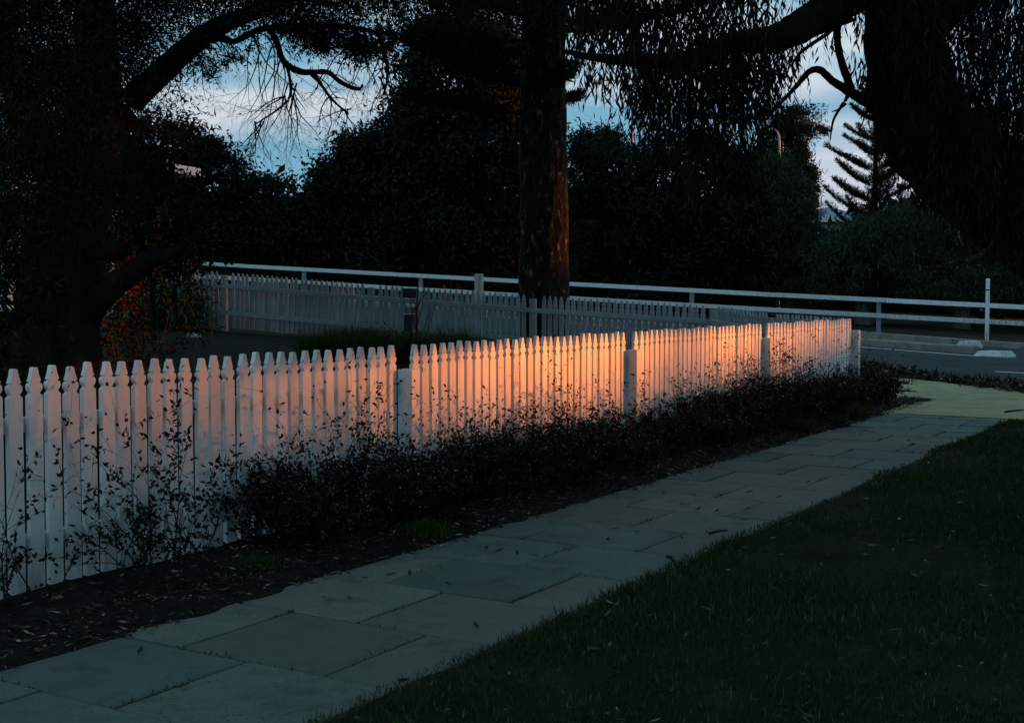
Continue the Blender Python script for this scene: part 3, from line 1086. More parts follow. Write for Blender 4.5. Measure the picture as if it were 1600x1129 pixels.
add_limb(rt, 'limb', [(1328, 142, 7.0, .016), (1322, 155, 7.0, .010), (1312, 170, 7.0, .009), (1303, 186, 7.0, .007), (1299, 203, 7.0, .006), (1297, 220, 7.0, .003)], M['bark'], 6, .08)
add_limb(rt, 'limb', [(1322, 162, 7.0, .008), (1312, 170, 7.0, .006), (1300, 175, 7.0, .003)], M['bark'], 6, .05)
add_limb(rt, 'limb', [(1410, -60, 7.0, .13), (1350, -20, 6.9, .11), (1295, 15, 6.8, .095), (1245, 45, 6.7, .085), (1205, 62, 6.6, .07), (1150, 68, 6.5, .055), (1080, 90, 6.4, .04), (1000, 95, 6.3, .03), (930, 90, 6.2, .02), (880, 80, 6.2, .01)], M['bark'], 10, .08)
add_limb(rt, 'limb', [(1250, 83, 6.9, .008), (1270, 68, 6.9, .011), (1290, 55, 6.9, .011), (1305, 42, 6.95, .013), (1330, 30, 7.0, .02)], M['bark'], 6, .08)
add_limb(rt, 'limb', [(1440, 60, 7.0, .10), (1500, 0, 7.2, .08), (1580, -60, 7.4, .06)], M['bark'], 8, .08)
parts = []
# dense upper crown
for poly, Za, Zb, n_, ln in (([(1350, -260), (1780, -260), (1780, 150), (1560, 130), (1510, 60), (1400, 20), (1360, -20)], 6.3, 8.6, 900, (.18, .6)),
                         ([(1500, 130), (1780, 130), (1780, 230), (1520, 215)], 6.4, 8.2, 330, (.15, .45)),
                         ([(1395, -20), (1480, -20), (1478, 60), (1400, 90)], 6.4, 6.9, 120, (.15, .5)),
                         ([(860, -260), (1240, -260), (1225, -20), (1160, 10), (1060, 30), (985, 20), (960, -30), (880, -30)], 5.8, 8.0, 900, (.18, .55)),
                         ([(1240, -260), (1400, -260), (1350, -70), (1250, -60)], 6.0, 8.0, 260, (.12, .4)),
                         ([(860, -60), (1000, -60), (1000, 60), (905, 62), (890, 50)], 6.0, 7.4, 260, (.06, .24)),
                         ([(960, 60), (1020, 60), (1020, 150), (985, 150)], 6.2, 7.6, 60, (.10, .3)),
                         ([(985, 20), (1225, 20), (1218, 90), (1120, 110), (1010, 90)], 6.0, 7.8, 420, (.15, .45)),
                         ([(995, 90), (1215, 90), (1205, 170), (1010, 165)], 6.3, 7.8, 230, (.12, .42)),
                         ([(1010, 165), (1190, 165), (1180, 240), (1030, 235)], 6.3, 7.8, 90, (.10, .36)),
                         ([(1330, -40), (1400, -40), (1400, 100), (1350, 80)], 6.6, 7.4, 60, (.12, .35)),
                         ([(1440, 200), (1780, 190), (1780, 310), (1520, 280), (1450, 240)], 6.4, 8.2, 520, (.12, .36)),
                         ([(1400, 195), (1450, 215), (1500, 290), (1430, 255)], 6.6, 7.4, 120, (.08, .26)),
                         ([(1232, 20), (1262, 40), (1246, 80), (1232, 100)], 6.6, 7.2, 26, (.08, .25)),
                         ([(1270, 20), (1320, 10), (1310, 50), (1270, 60)], 6.6, 7.2, 14, (.08, .2))):
    parts += hanging(poly, Za, Zb, n_, ln)
parts += hanging([(892, 100), (985, 95), (975, 120), (900, 115)], 6.2, 7.2, 22, (.06, .2))
parts += hanging([(1500, 280), (1760, 270), (1760, 340), (1560, 330)], 6.6, 8.4, 210, (.1, .28))
parts += hanging([(1484, -120), (1660, -120), (1660, 150), (1520, 150), (1490, 80)], 6.6, 8.6, 420, (.15, .5))
parts += hanging([(1510, 120), (1660, 100), (1660, 230), (1540, 220)], 6.6, 8.6, 260, (.12, .35))


parts += hanging([(1330, 95), (1345, 90), (1400, 190), (1450, 235), (1540, 320), (1600, 380), (1590, 400), (1500, 330), (1420, 250), (1360, 185)], 6.6, 7.3, 150, (.05, .22))
parts += hanging([(1440, 180), (1560, 200), (1640, 300), (1560, 330)], 6.4, 6.9, 120, (.08, .3))


def shade_canopy(x0, x1, y0, y1, z0, z1, od, L=.40, W=.17):
    n_ = int(od * (x1 - x0) * (y1 - y0) / (L * .9 * W * .5 * .6))
    c_ = rng.uniform((x0, y0, z0), (x1, y1, z1), (max(12, n_ // 260), 3))
    pos = c_[rng.integers(0, len(c_), n_)] + rng.normal(size=(n_, 3)) * .55
    pos[:, 2] = np.maximum(pos[:, 2], z0)
    return leaves(pos, tiltdir(n_, .3), L * rng.uniform(.6, 1.2, n_), W)


# unseen leaves added overhead to dim sky light on the lawn and path
parts.append(shade_canopy(-3.0, 6.5, -3.5, 7.5, 5.4, 7.6, 1.2))
parts.append(shade_canopy(-2, 11, 7.5, 14, 6.6, 8.8, .9))
hx = rng.uniform(5.4, 7.6, 12000)  # low leaf wall added out of view to block sun from the old trunk
hy = rng.uniform(9.2, 13.5, 12000) + (hx - 5.4) * .25
keep = (hx / np.maximum(hy, .1) > .43)
hx, hy = hx[keep], hy[keep]
hz = rng.uniform(1.76, 3.1, len(hx))
parts.append(leaves(np.stack([hx, hy, hz], 1), tiltdir(len(hx), 1.2), .22, .06))
add_leaves(rt, 'crown', parts, M['leaf_pep'])

# leaves added high over the garden to darken the back fence
add_leaves(lt, 'crown', [shade_canopy(-14, 4, 9, 24, 7.0, 9.5, 2.2)], M['leaf_left'])

# --- the tall pine by the road
pb = np.array([at(849, 450, 24.9)[0], 24.9, 0])
pb[2] = gz(pb[0], pb[1])
pine = tree('tall_pine', 'tall straight pine beyond the back fence, its trunk edged in orange light', pb)
so = Soup()
K = 70
pts = [(0.01 * math.sin(i * .3), 0, -.3 + i * .33) for i in range(K)]
rad = [.50 * (1 - .008 * i) * (1 + .25 * math.exp(-i * .8)) for i in range(K)]
so.tube(pts, rad, 34, .045)
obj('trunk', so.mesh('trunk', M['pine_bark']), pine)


def rope_branch(so_parts, wood, p0, az, L, rise, tip_up, needle=.12, nper=95, width=.02, thick=.10):
    """a drooping branch with cord-like needles that lifts at its tip"""
    n_ = 10
    pts = []
    for i in range(n_ + 1):
        t_ = i / n_
        pts.append(np.array(p0) + np.array([math.cos(az) * L * t_, math.sin(az) * L * t_, rise * L * t_ + tip_up * L * t_ ** 2.5]))
    wood.tube(pts, [max(.035 * (1 - i / n_), .006) * L / 2.5 for i in range(n_ + 1)], 5, 0, cap=False)
    side = np.array([-math.sin(az), math.cos(az), 0])
    allp = []
    for i in range(2, n_ + 1):
        for sg in (-1, 1):
            l2 = (.55 if i < n_ else .2) * L * (1 - .6 * i / n_) * random.uniform(.7, 1.1) * .6
            dv = side * sg * .8 + (pts[i] - pts[i - 1]) / np.linalg.norm(pts[i] - pts[i - 1]) * .7 + np.array([0, 0, .15])
            dv /= np.linalg.norm(dv)
            t_ = np.linspace(0, 1, max(6, int(nper * l2)))
            allp.append((pts[i] + dv[None, :] * (t_ * l2)[:, None] + np.array([0, 0, 1.0]) * (t_ ** 2 * l2 * .22)[:, None], dv))
    t_ = np.linspace(.12, 1, int(nper * L))
    pp = np.array(pts)
    main = np.stack([np.interp(t_ * n_, np.arange(n_ + 1), pp[:, c_]) for c_ in range(3)], 1)
    allp.append((main, (pts[-1] - pts[-3]) / np.linalg.norm(pts[-1] - pts[-3])))
    for arr, dv in allp:
        m_ = len(arr)
        rep = 4
        ps = np.repeat(arr, rep, 0) + rng.normal(size=(m_ * rep, 3)) * thick * .18
        dr = rng.normal(size=(m_ * rep, 3)) * .65 + dv * .9 + np.array([0, 0, .35])
        so_parts.append(leaves(ps, dr, needle * rng.uniform(.7, 1.2, m_ * rep), width))


parts, wood = [], Soup()
for (zz, az, L) in [(4.9, 1.2, 1.6), (5.0, -1.3, 1.3), (6.1, -.2, 2.8), (6.4, .9, 2.6), (6.6, -.7, 2.4),
                     (4.6, 2.9, 2.4), (5.4, 3.5, 2.8), (6.0, 2.6, 2.7), (6.6, 3.2, 3.2), (5.0, 3.9, 2.3), (7.0, 3.7, 3.0), (7.2, 2.8, 3.2), (5.8, 2.2, 2.4), (6.2, 4.2, 2.2),
                     (7.4, .2, 3.0), (7.8, -.7, 3.0), (7.9, 4.6, 2.4), (8.4, 1.4, 3), (8.8, 3.1, 3.4), (9.2, 0, 3.4), (9.8, 2, 3.4), (10.4, 4, 3.4), (11, 5.2, 3.4), (12, 1, 3.2), (12.5, 3, 3.2), (13.5, 5, 3.0), (14.5, 2, 3.0), (15.5, 4, 2.6), (16.5, .5, 2.4), (17.5, 3, 2.2), (18.5, 5, 2.0), (19.5, 1.5, 1.6), (20.5, 3.5, 1.2)]:
    rope_branch(parts, wood, (math.cos(az) * .4, math.sin(az) * .4, zz), az, L, .05, .12, .17, 60 if zz < 8 else 16, .022, .16)
obj('branches', wood.mesh('branches', M['bark']), pine, kind='stuff')
v_, f_ = join(parts)
obj('crown', new_mesh('crown', v_, f_, M['leaf_pine']), pine)

# --- trees beyond the road
def far_tree(name, label, polys, Z0, Z1, leaf, nclump, rad, nleaf, m='leaf_far', trunk_px=None, down=.3, group='trees beyond the road', trunk_r=.28, hang_=None, bark='bark'):
    allx = np.array([q_ for pl in polys for q_ in pl])
    cx = trunk_px if trunk_px else allx[:, 0].mean()
    Zc = (Z0 + Z1) / 2
    b_ = at(cx, 450, Zc)
    b_[2] = gz(b_[0], b_[1])
    t_ = tree(name, label, b_, group=group)
    ytop = allx[:, 1].min()
    top = at(cx, ytop * .6 + 450 * .4, Zc)
    pts, rd = smooth_path([b_ - [0, 0, .3], b_ * .6 + top * .4 + rng.normal(size=3) * .15, b_ * .25 + top * .75 + rng.normal(size=3) * .25, top], [trunk_r * 1.25, trunk_r, trunk_r * .7, trunk_r * .3], 5)
    obj('trunk', Soup().tube(rel(pts, t_), rd, 10, .06).mesh('trunk', M[bark], True), t_)
    areas = []
    for pl in polys:
        q_ = np.array(pl, float)
        areas.append(abs(np.sum(q_[:, 0] * np.roll(q_[:, 1], 1) - q_[:, 1] * np.roll(q_[:, 0], 1))) / 2)
    parts = []
    for pl, ar in zip(polys, areas):
        n_ = max(4, int(nclump * ar / sum(areas)))
        pos, idx, C = crown_points(pl, Z0, Z1, n_, rad, nleaf)
        parts.append(leaves(pos, tiltdir(len(pos), down), leaf[0] * rng.uniform(.6, 1.3, len(pos)), leaf[1] * rng.uniform(.7, 1.2, len(pos))))
        # limbs reach some of the clumps
        for c_ in C[:6]:
            a_ = np.array(pts[len(pts) // 2]) + rng.normal(size=3) * .1
            mid_ = (a_ + c_) / 2 + np.array([0, 0, -.2])
            pp, r2 = smooth_path([a_, mid_, c_], [trunk_r * .35, trunk_r * .22, .02], 4)
            obj('limb', Soup().tube(rel(pp, t_), r2, 6, .05).mesh('limb', M[bark], True), t_)
    add_leaves(t_, 'crown', parts, M[m])
    return t_


far_tree('dense_tree', 'broad dense dark tree left of the tall pine trunk',
         [[(628, 130), (632, 80), (655, 45), (700, 30), (806, 25), (806, 425), (560, 425), (570, 270), (605, 200)]], 49, 55, (.29, .12), 330, .75, 230, trunk_px=690)
far_tree('dense_tree', 'dark rounded tree below the hanging branches of the old tree',
         [[(500, 270), (535, 228), (580, 205), (600, 260), (590, 430), (450, 430), (455, 320)]], 51, 55, (.26, .10), 190, .55, 200, trunk_px=520)
far_tree('dense_tree', 'dark feathery tree in the left sky gap behind the arching limb',
         [[(208, 200), (250, 186), (300, 182), (325, 198), (345, 236), (390, 264), (450, 290), (470, 430), (215, 430)]], 51, 56, (.26, .09), 270, .5, 190, trunk_px=350)
far_tree('dense_tree', 'dark tree low behind the house at the far left',
         [[(120, 260), (180, 235), (250, 245), (290, 270), (290, 430), (60, 430), (60, 300)]], 54, 58, (.28, .11), 150, .7, 180, trunk_px=190)
far_tree('conifer', 'dark needled tree just right of the tall pine trunk',
         [[(893, 225), (915, 205), (942, 195), (965, 215), (1000, 225), (1030, 300), (1030, 465), (880, 465)]], 46, 51, (.28, .06), 220, .45, 210, 'leaf_pine', trunk_px=945, down=-.2)
far_tree('dense_tree', 'dark bushy tree behind the hanging leaf curtain',
         [[(1005, 235), (1050, 205), (1100, 215), (1140, 235), (1180, 250), (1190, 470), (1000, 470), (1000, 300)]], 45, 51, (.26, .08), 250, .55, 200, trunk_px=1090)
far_tree('weeping_tree', 'grey limbed weeping tree beyond the rail right of the fence end',
         [[(1290, 370), (1330, 352), (1360, 340), (1400, 345), (1420, 400), (1420, 462), (1270, 462), (1275, 400)]], 43, 48, (.24, .03), 240, .42, 190, 'leaf_weep', trunk_px=1350, down=1.2, bark='pale_bark')
far_tree('weeping_tree', 'grey limbed weeping tree beyond the rail behind the marker pole',
         [[(1395, 325), (1430, 305), (1470, 325), (1500, 335), (1560, 340), (1660, 330), (1680, 470), (1410, 465)]], 43, 49, (.24, .03), 330, .5, 180, 'leaf_weep', trunk_px=1500, down=1.2, bark='pale_bark')
far_tree('dense_tree', 'tall black tree mass at the far right behind the weeping trees',
         [[(1470, 300), (1540, 250), (1640, 220), (1800, 230), (1800, 460), (1500, 460)]], 50, 56, (.32, .12), 230, .8, 180, trunk_px=1640)
far_tree('umbrella_pine', 'layered flat topped pine left of the right sky gap',
         [[(1195, 186), (1215, 177), (1250, 173), (1276, 177), (1274, 184), (1240, 190), (1200, 195)], [(1205, 200), (1250, 196), (1290, 199), (1288, 207), (1250, 212), (1210, 215)],
          [(1180, 230), (1225, 216), (1255, 228), (1270, 260), (1276, 300), (1268, 335), (1250, 345), (1180, 345)]], 54, 58, (.22, .05), 190, .30, 200, 'leaf_pine', trunk_px=1222, down=-.2)
far_tree('weeping_tree', 'pale stemmed weeping tree in front of the layered pine',
         [[(1150, 250), (1220, 240), (1262, 270), (1274, 335), (1265, 400), (1270, 465), (1175, 465)]], 46, 50, (.24, .032), 200, .42, 190, 'leaf_weep', trunk_px=1228, down=1.0, bark='pale_bark', trunk_r=.16)
# far hedge-like belt low behind everything
far_tree('tree_belt', 'low dark belt of trees far beyond the rail',
         [[(-300, 330), (300, 330), (800, 340), (900, 330), (1180, 340), (1200, 375), (1255, 385), (1345, 385), (1360, 345), (1900, 330), (1900, 470), (-300, 440)]], 62, 72, (.95, .42), 900, 1.2, 70, group=None)

# --- far Norfolk pine with tiers
npb = at(1365, 450, 58.0)
npb[2] = gz(npb[0], npb[1])
npine = tree('norfolk_pine', 'young tiered pine standing against the right sky gap', npb)
ztop = at(1365, 118, 58)[2] - npb[2]
wood = Soup()
wood.tube([(0, 0, -.2), (0, 0, ztop * .5), (0, 0, ztop)], [.22, .13, .02], 8, .03)
obj('trunk', wood.mesh('trunk', M['bark']), npine)
parts, wood = [], Soup()
tier_px = [138, 152, 172, 194, 217, 240, 264, 290, 316, 344, 372]
for ti, ty in enumerate(tier_px):
    zz = at(1365, ty, 58)[2] - npb[2]
    L = .5 + .26 * ti
    na = 5
    for kq in range(na):
        if random.random() < .07:
            continue
        az = math.pi + kq * 2 * math.pi / na + random.uniform(-.25, .25)
        rope_branch(parts, wood, (0, 0, zz + random.uniform(-.12, .12)), az, min(L, 2.2) * random.uniform(.75, 1.15), random.uniform(.28, .46), random.uniform(.1, .3), .15, 42, .028, .18)
obj('branches', wood.mesh('branches', M['bark']), npine, kind='stuff')
v_, f_ = join(parts)
obj('crown', new_mesh('crown', v_, f_, M['leaf_pine']), npine)

# ------------------------------------------------------------------ houses
def house(name, label, c, rotz, size, wall_h, roof_h, door=False):
    h = thing(name, label, 'house', c, rotz)
    w, d_ = size
    obj('wall', Soup().box((0, 0, wall_h / 2 - .3), (w, d_, wall_h + .6)).mesh('wall', M['wall']), h)
    so = Soup()
    e_ = .5
    x, y = w / 2 + e_, d_ / 2 + e_
    rx = x - y * .85
    vs = [(-x, -y, wall_h), (x, -y, wall_h), (x, y, wall_h), (-x, y, wall_h), (-rx, 0, wall_h + roof_h), (rx, 0, wall_h + roof_h)]
    vs += [(a_, b_, c_ - .12) for a_, b_, c_ in vs[:4]]
    fs = [(0, 1, 5, 4), (1, 2, 5), (2, 3, 4, 5), (3, 0, 4), (6, 7, 1, 0), (7, 8, 2, 1), (8, 9, 3, 2), (9, 6, 0, 3), (9, 8, 7, 6)]
    rf = obj('roof', new_mesh('roof', vs, fs, M['roof']), h)
    so = Soup()
    for a_, b_ in (((-x, -y), (x, -y)), ((x, -y), (x, y)), ((x, y), (-x, y)), ((-x, y), (-x, -y))):
        L = math.hypot(b_[0] - a_[0], b_[1] - a_[1])
        ux, uy = (b_[0] - a_[0]) / L, (b_[1] - a_[1]) / L
        off = (uy * .06, -ux * .06)
        so.beam((a_[0] + off[0], a_[1] + off[1], wall_h - .05), (b_[0] + off[0], b_[1] + off[1], wall_h - .05), .11, .22, .01)
    obj('gutter', so.mesh('gutter', M['trim']), rf)
    for k_ in range(3):
        xx = (-.32 + .32 * k_) * w
        wi = obj('window', Soup().box((0, 0, 0), (1.5, .08, 1.2), bevel=.01).mesh('window', M['trim']), h, (xx, -d_ / 2 - .03, wall_h * .52))
        for sg in (-1, 1):
            obj('pane', Soup().box((sg * .345, -.045, 0), (.62, .03, 1.04)).mesh('pane', M['glass']), wi)
    return h


hb = at(225, 300, 31.0)
house('house', 'pale walled house glimpsed behind the old tree at left', (hb[0] - 5.6, 33.5, gz(hb[0] - 5, 33.5)), R(-22), (9.0, 6.0), 3.4, 1.5)
hb2 = at(1300, 360, 76.0)
house('house', 'distant house with blue grey roof in the right sky gap', (hb2[0] + .5, 79, 2.0), R(-16), (4.6, 5.4), at(1300, 343, 76)[2] - 2.0, .95)

# ------------------------------------------------------------------ street lamps
def street_lamp(px, py, Yd, side, label, arm=.8, drop=.0):
    hd = at(px, py, Yd)
    bx = hd[0] + side * arm
    z0 = gz(bx, Yd)
    t_ = thing('street_lamp', label, 'street lamp', (bx, Yd, z0), group='street lamps')
    top = hd[2] - z0
    pts, rd = smooth_path([(0, 0, -.3), (0, 0, top * .5), (0, 0, top - .75), (-side * arm * .12, 0, top - .12), (-side * arm * .5, 0, top + .06), (-side * arm * .9, 0, top + .05)], [.085, .07, .05, .042, .035, .03], 5)
    obj('column', Soup().tube(pts, rd, 10).mesh('column', M['steel'], True), t_)
    so = Soup()
    rr_ = [.05, .13, .20, .22, .215]
    zz = [.13, .11, .06, .0, -.03]
    so.tube([(-side * arm, 0, top + z_) for z_ in zz], rr_, 14)
    hs = obj('lamp_head', so.mesh('lamp_head', M['white_lamp'], True), t_)
    obj('lens', Soup().tube([(-side * arm, 0, top - .031), (-side * arm, 0, top - .09), (-side * arm, 0, top - .13)], [.19, .15, .06], 14).mesh('lens', M['amber'], True), hs)  # amber colour stands in for the orange light on the lamp's underside


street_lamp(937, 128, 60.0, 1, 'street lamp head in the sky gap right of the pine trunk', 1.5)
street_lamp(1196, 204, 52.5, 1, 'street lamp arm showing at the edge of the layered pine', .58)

# ------------------------------------------------------------------ planting inside the garden
# strap-leaved clump
sb = hit(262, 513)
strap = thing('strap_leaf_plant', 'large clump of long drooping strap leaves at the end of the back fence', 'plant', tuple(sb))
vs, fs = [], []
for i in range(420):
    az, up = random.uniform(0, 6.283), random.uniform(.5, 1.25)
    L = random.uniform(.7, 1.65)
    z0 = random.uniform(0, .75)
    p_ = np.array([random.gauss(0, .34), random.gauss(0, .25), z0])
    dv = np.array([math.cos(az) * math.cos(up), math.sin(az) * math.cos(up), math.sin(up)])
    side = np.array([-math.sin(az), math.cos(az), 0])
    b0 = len(vs)
    K = 6
    for j in range(K + 1):
        t_ = j / K
        w = .026 * (1 - t_ ** 2) + .002
        q_ = p_ + dv * L * t_ + np.array([0, 0, -.95 * L * t_ ** 2.2])
        vs += [q_ - side * w, q_ + side * w]
        if j:
            fs.append((b0 + 2 * j - 2, b0 + 2 * j - 1, b0 + 2 * j + 1, b0 + 2 * j))
obj('leaf_clump', new_mesh('leaf_clump', vs, np.array(fs), M['strap']), strap, kind='stuff')
obj('stem', Soup().tube([(0, 0, -.1), (.05, 0, .5), (0, .04, .85)], [.09, .07, .05], 8, .1).mesh('stem', M['twig'], True), strap)

# red flowered shrub behind the trunk
rbp = at(205, 545, 13.0)
rbp[2] = gz(rbp[0], rbp[1])
redsh = thing('flowering_shrub', 'tall shrub with scattered red blossoms beside the old trunk', 'shrub', tuple(rbp))
so, tips = Soup(), []
for _ in range(9):
    twigs(so, (random.uniform(-.12, .12), random.uniform(-.12, .12), -.05), (random.uniform(-.32, .25), random.uniform(-.4, .4), 1), random.uniform(1.0, 1.9), .014, 2, 0, .55, 3, 6, tips, .14)
obj('stems', so.mesh('stems', M['twig']), redsh, kind='stuff')
tp = np.array([t_[0] for t_ in tips])
pos = tp[rng.integers(0, len(tp), 5200)] + rng.normal(size=(5200, 3)) * .05
v_, f_ = leaves(pos, tiltdir(len(pos), .2), .06, .022)
obj('foliage', new_mesh('foliage', v_, f_, M['leaf_far']), redsh)
blooms = [(152, 335), (174, 350), (199, 372), (207, 398), (199, 405), (204, 440), (205, 455), (184, 462), (192, 474), (206, 473), (172, 508), (193, 510), (164, 530), (212, 486), (170, 552), (214, 452)]
for k_, (x_, y_) in enumerate(blooms):
    c_ = at(x_, y_, 12.6 + random.uniform(-.3, .3)) - np.array(redsh.location)
    n_ = 46
    d_ = rng.normal(size=(n_, 3))
    v_, f_ = leaves(np.repeat(c_[None, :], n_, 0) + rng.normal(size=(n_, 3)) * .006, d_, .042 * random.uniform(.7, 1.2), .016)
    obj('blossom', new_mesh('blossom', v_, f_, M['red']), redsh)

# leafy shrub catching a little light
def leafy(name, label, px, py, Yd, polys, leaf, n, rad, nleaf, m, Zd=.8):
    b_ = at(px, py, Yd)
    b_[2] = gz(b_[0], b_[1])
    t_ = thing(name, label, 'shrub', tuple(b_))
    so = Soup()
    allp = []
    for pl in polys:
        pos, idx, C = crown_points(pl, Yd - Zd, Yd + Zd, n, rad, nleaf)
        allp.append(leaves(pos, tiltdir(len(pos), .2), leaf[0] * rng.uniform(.6, 1.3, len(pos)), leaf[1]))
        for c_ in C[:8]:
            pp, rd = smooth_path([(0, 0, -.1), (c_ - b_) * [.3, .3, .5], c_ - b_], [.03, .02, .006], 4)
            so.tube(pp, rd, 5, 0, cap=False)
    obj('stems', so.mesh('stems', M['twig'], True), t_, kind='stuff')
    add_leaves(t_, 'foliage', allp, M[m])
    return t_


leafy('leafy_shrub', 'tall rounded shrub between the old tree and the back fence', 240, 500, 22.0,
      [[(190, 210), (240, 240), (285, 280), (300, 340), (290, 420), (200, 430), (180, 380), (205, 300)]], (.12, .05), 120, .38, 170, 'leaf_far', 1.4)

# bare sapling
sp = at(652, 528, 18.5)
sp[2] = gz(sp[0], sp[1])
sap = thing('bare_sapling', 'thin leafless sapling standing before the back fence', 'sapling', tuple(sp))
so = Soup()
hs = 18.5 / 2000.0
stem_pts = [(0, 0, -.1), (0, 0, .25), (-.01, 0, .6), (0, 0, 1.0), (.005, 0, 1.35)]
so.tube(stem_pts, [.03, .026, .02, .012, .005], 7, .05)
for (z_, dx, dz, L) in ((.18, -.45, 1, .95), (.22, .35, 1, .9), (.35, -.22, 1, .85), (.45, .3, 1, .7), (.6, -.35, 1, .6), (.75, .25, 1, .55), (.9, -.2, 1, .45), (1.0, .2, 1, .4), (.3, -.8, 1, .7)):
    twigs(so, (0, 0, z_), (dx, random.uniform(-.3, .3), dz), L, .009, 1, -.02, .5, 3, 5, None, .1)
obj('stem', so.mesh('stem', M['twig'], True), sap)

# grass clumps along the bed
tuft_px = [(505, 532, .9), (545, 534, 1.1), (590, 534, 1.1), (620, 536, .9), (672, 536, .9), (705, 537, 1.2), (740, 538, .9), (770, 538, .7)]


def tuft(name, label, base_pt, h, n, spread, m, group=None, blade_w=.006):
    t_ = np.zeros
    ang = rng.uniform(0, 6.283, n)
    rr_ = np.minimum(np.abs(rng.normal(size=n)), 1.5) * spread
    b_ = np.stack([np.cos(ang) * rr_, np.sin(ang) * rr_, np.full(n, -.02)], 1)
    tilt = rng.uniform(.05, .75, n)
    az = ang + rng.normal(size=n) * .8
    d_ = np.stack([np.cos(az) * np.sin(tilt), np.sin(az) * np.sin(tilt), np.cos(tilt)], 1)
    L = h * rng.uniform(.55, 1.15, n)
    v_, f_ = leaves(b_, d_, L, np.full(n, blade_w), 0)
    return obj(name, new_mesh(name, v_, f_, m), None, tuple(base_pt), (0, 0, 0), label, 'grass', group)


ordw = ['first', 'second', 'third', 'fourth', 'fifth', 'sixth', 'seventh', 'eighth', 'ninth', 'tenth', 'eleventh', 'twelfth', 'thirteenth', 'fourteenth', 'fifteenth', 'sixteenth', 'seventeenth', 'eighteenth', 'nineteenth', 'twentieth', 'twenty-first', 'twenty-second', 'twenty-third']
for i, (x_, y_, sc_) in enumerate(tuft_px):
    b_ = at(x_, y_, 20.9 + random.uniform(-.4, .4))
    b_[2] = gz(b_[0], b_[1])
    tuft('grass_clump', f'green grass clump in the garden, {ordw[i]} from the left in its row', b_, .56 * sc_, 1300, .24, M['tuft'], 'grass clumps in the garden bed', .011)

# pale stone on the soil
st = hit(303, 527)
so = Soup()
so.box((0, 0, .03), (.27, .12, .10), bevel=.03)
obj('garden_stone', so.mesh('garden_stone', M['stone']), None, tuple(st), (0, .08, R(-12)), 'small pale stone on the soil below the strap leaves', 'stone')

# ------------------------------------------------------------------ dark shrubs at the foot of the front fence
shrubs = [(3.72, -4.98, .55, .30, 'thin'), (4.60, -4.86, .58, .33, 'open'), (5.62, -4.86, .56, .36, 'full'), (6.08, -4.82, .58, .46, 'full'), (6.75, -4.84, .50, .44, 'full'),
          (7.40, -4.84, .52, .44, 'full'), (8.05, -4.84, .54, .46, 'full'), (8.75, -4.86, .56, .46, 'full'), (9.45, -4.88, .46, .42, 'full'), (10.15, -4.90, .38, .40, 'open'), (10.85, -4.9, .42, .42, 'full'),
          (11.55, -4.88, .56, .44, 'full'), (12.25, -4.88, .54, .44, 'full'), (12.95, -4.88, .60, .46, 'full'), (13.75, -4.88, .62, .46, 'full'), (14.55, -4.88, .50, .46, 'full'), (15.4, -4.88, .50, .48, 'full'), (16.3, -4.86, .54, .48, 'full'), (17.15, -4.82, .52, .48, 'full')]
side_note = {0: 'sparse twiggy weed shrub at the very left end of the front fence', 1: 'open twiggy shrub standing apart before the left end of the front fence', 18: 'dark shrub rounding the far end post of the front fence'}
for i, (s_, n_, h, rad_, kind_) in enumerate(shrubs):
    p_ = P(s_, n_, .02)
    lab = side_note.get(i, f'dark weedy shrub along the front fence, {ordw[i]} from the near end')
    t_ = thing('weedy_shrub', lab, 'shrub', tuple(p_), ROT, 'dark shrubs along the front fence')
    so, tips = Soup(), []
    ns = {'thin': 9, 'open': 20, 'full': 27}[kind_]
    for _ in range(ns):
        bx, by = random.gauss(0, rad_ * .42), random.gauss(0, .15)
        ox, oy = random.gauss(0, .38), random.gauss(0, .34)
        L = h * random.uniform(.55, .92)
        if random.random() < .16:
            L = h * random.uniform(1.0, 1.3)
        twigs(so, (bx, by, -.03), (ox, oy, 1), L, .0056, 2, .0, .55, 3, 5, tips, .13)
    obj('stems', so.mesh('stems', M['twig']), t_, kind='stuff')
    tp = np.array([q_[0] for q_ in tips])
    nl = {'thin': 380, 'open': 1700, 'full': 5400}[kind_]
    # leaves sit closer low down
    wgt = (1.2 - np.clip(tp[:, 2] / h, 0, 1.15)) ** 1.6
    if kind_ != 'full':
        wgt = np.ones(len(tp))
    wgt = np.maximum(wgt, .08)
    ix = rng.choice(len(tp), nl, p=wgt / wgt.sum())
    pos = tp[ix] + rng.normal(size=(nl, 3)) * (.014 if kind_ == 'full' else .005)
    dr = tiltdir(nl, -.2)
    v_, f_ = leaves(pos, dr, .034 * rng.uniform(.6, 1.35, nl), .017)
    obj('foliage', new_mesh('foliage', v_, f_, M['leaf_shrub']), t_)
    nb = {'thin': 20, 'open': 70, 'full': 190}[kind_]
    ib = rng.integers(0, len(tp), nb)
    cen = tp[ib] + rng.normal(size=(nb, 3)) * .012
    r_ = .0055 * rng.uniform(.7, 1.4, nb)
    octv = np.array([(1, 0, 0), (-1, 0, 0), (0, 1, 0), (0, -1, 0), (0, 0, 1), (0, 0, -1)], float)
    octf = np.array([(0, 2, 4), (2, 1, 4), (1, 3, 4), (3, 0, 4), (2, 0, 5), (1, 2, 5), (3, 1, 5), (0, 3, 5)])
    bv = (cen[:, None, :] + octv[None] * r_[:, None, None]).reshape(-1, 3)
    bf = (octf[None] + (np.arange(nb) * 6)[:, None, None]).reshape(-1, 3)
    obj('buds', new_mesh('buds', bv, bf, M['bud']), t_, kind='stuff')

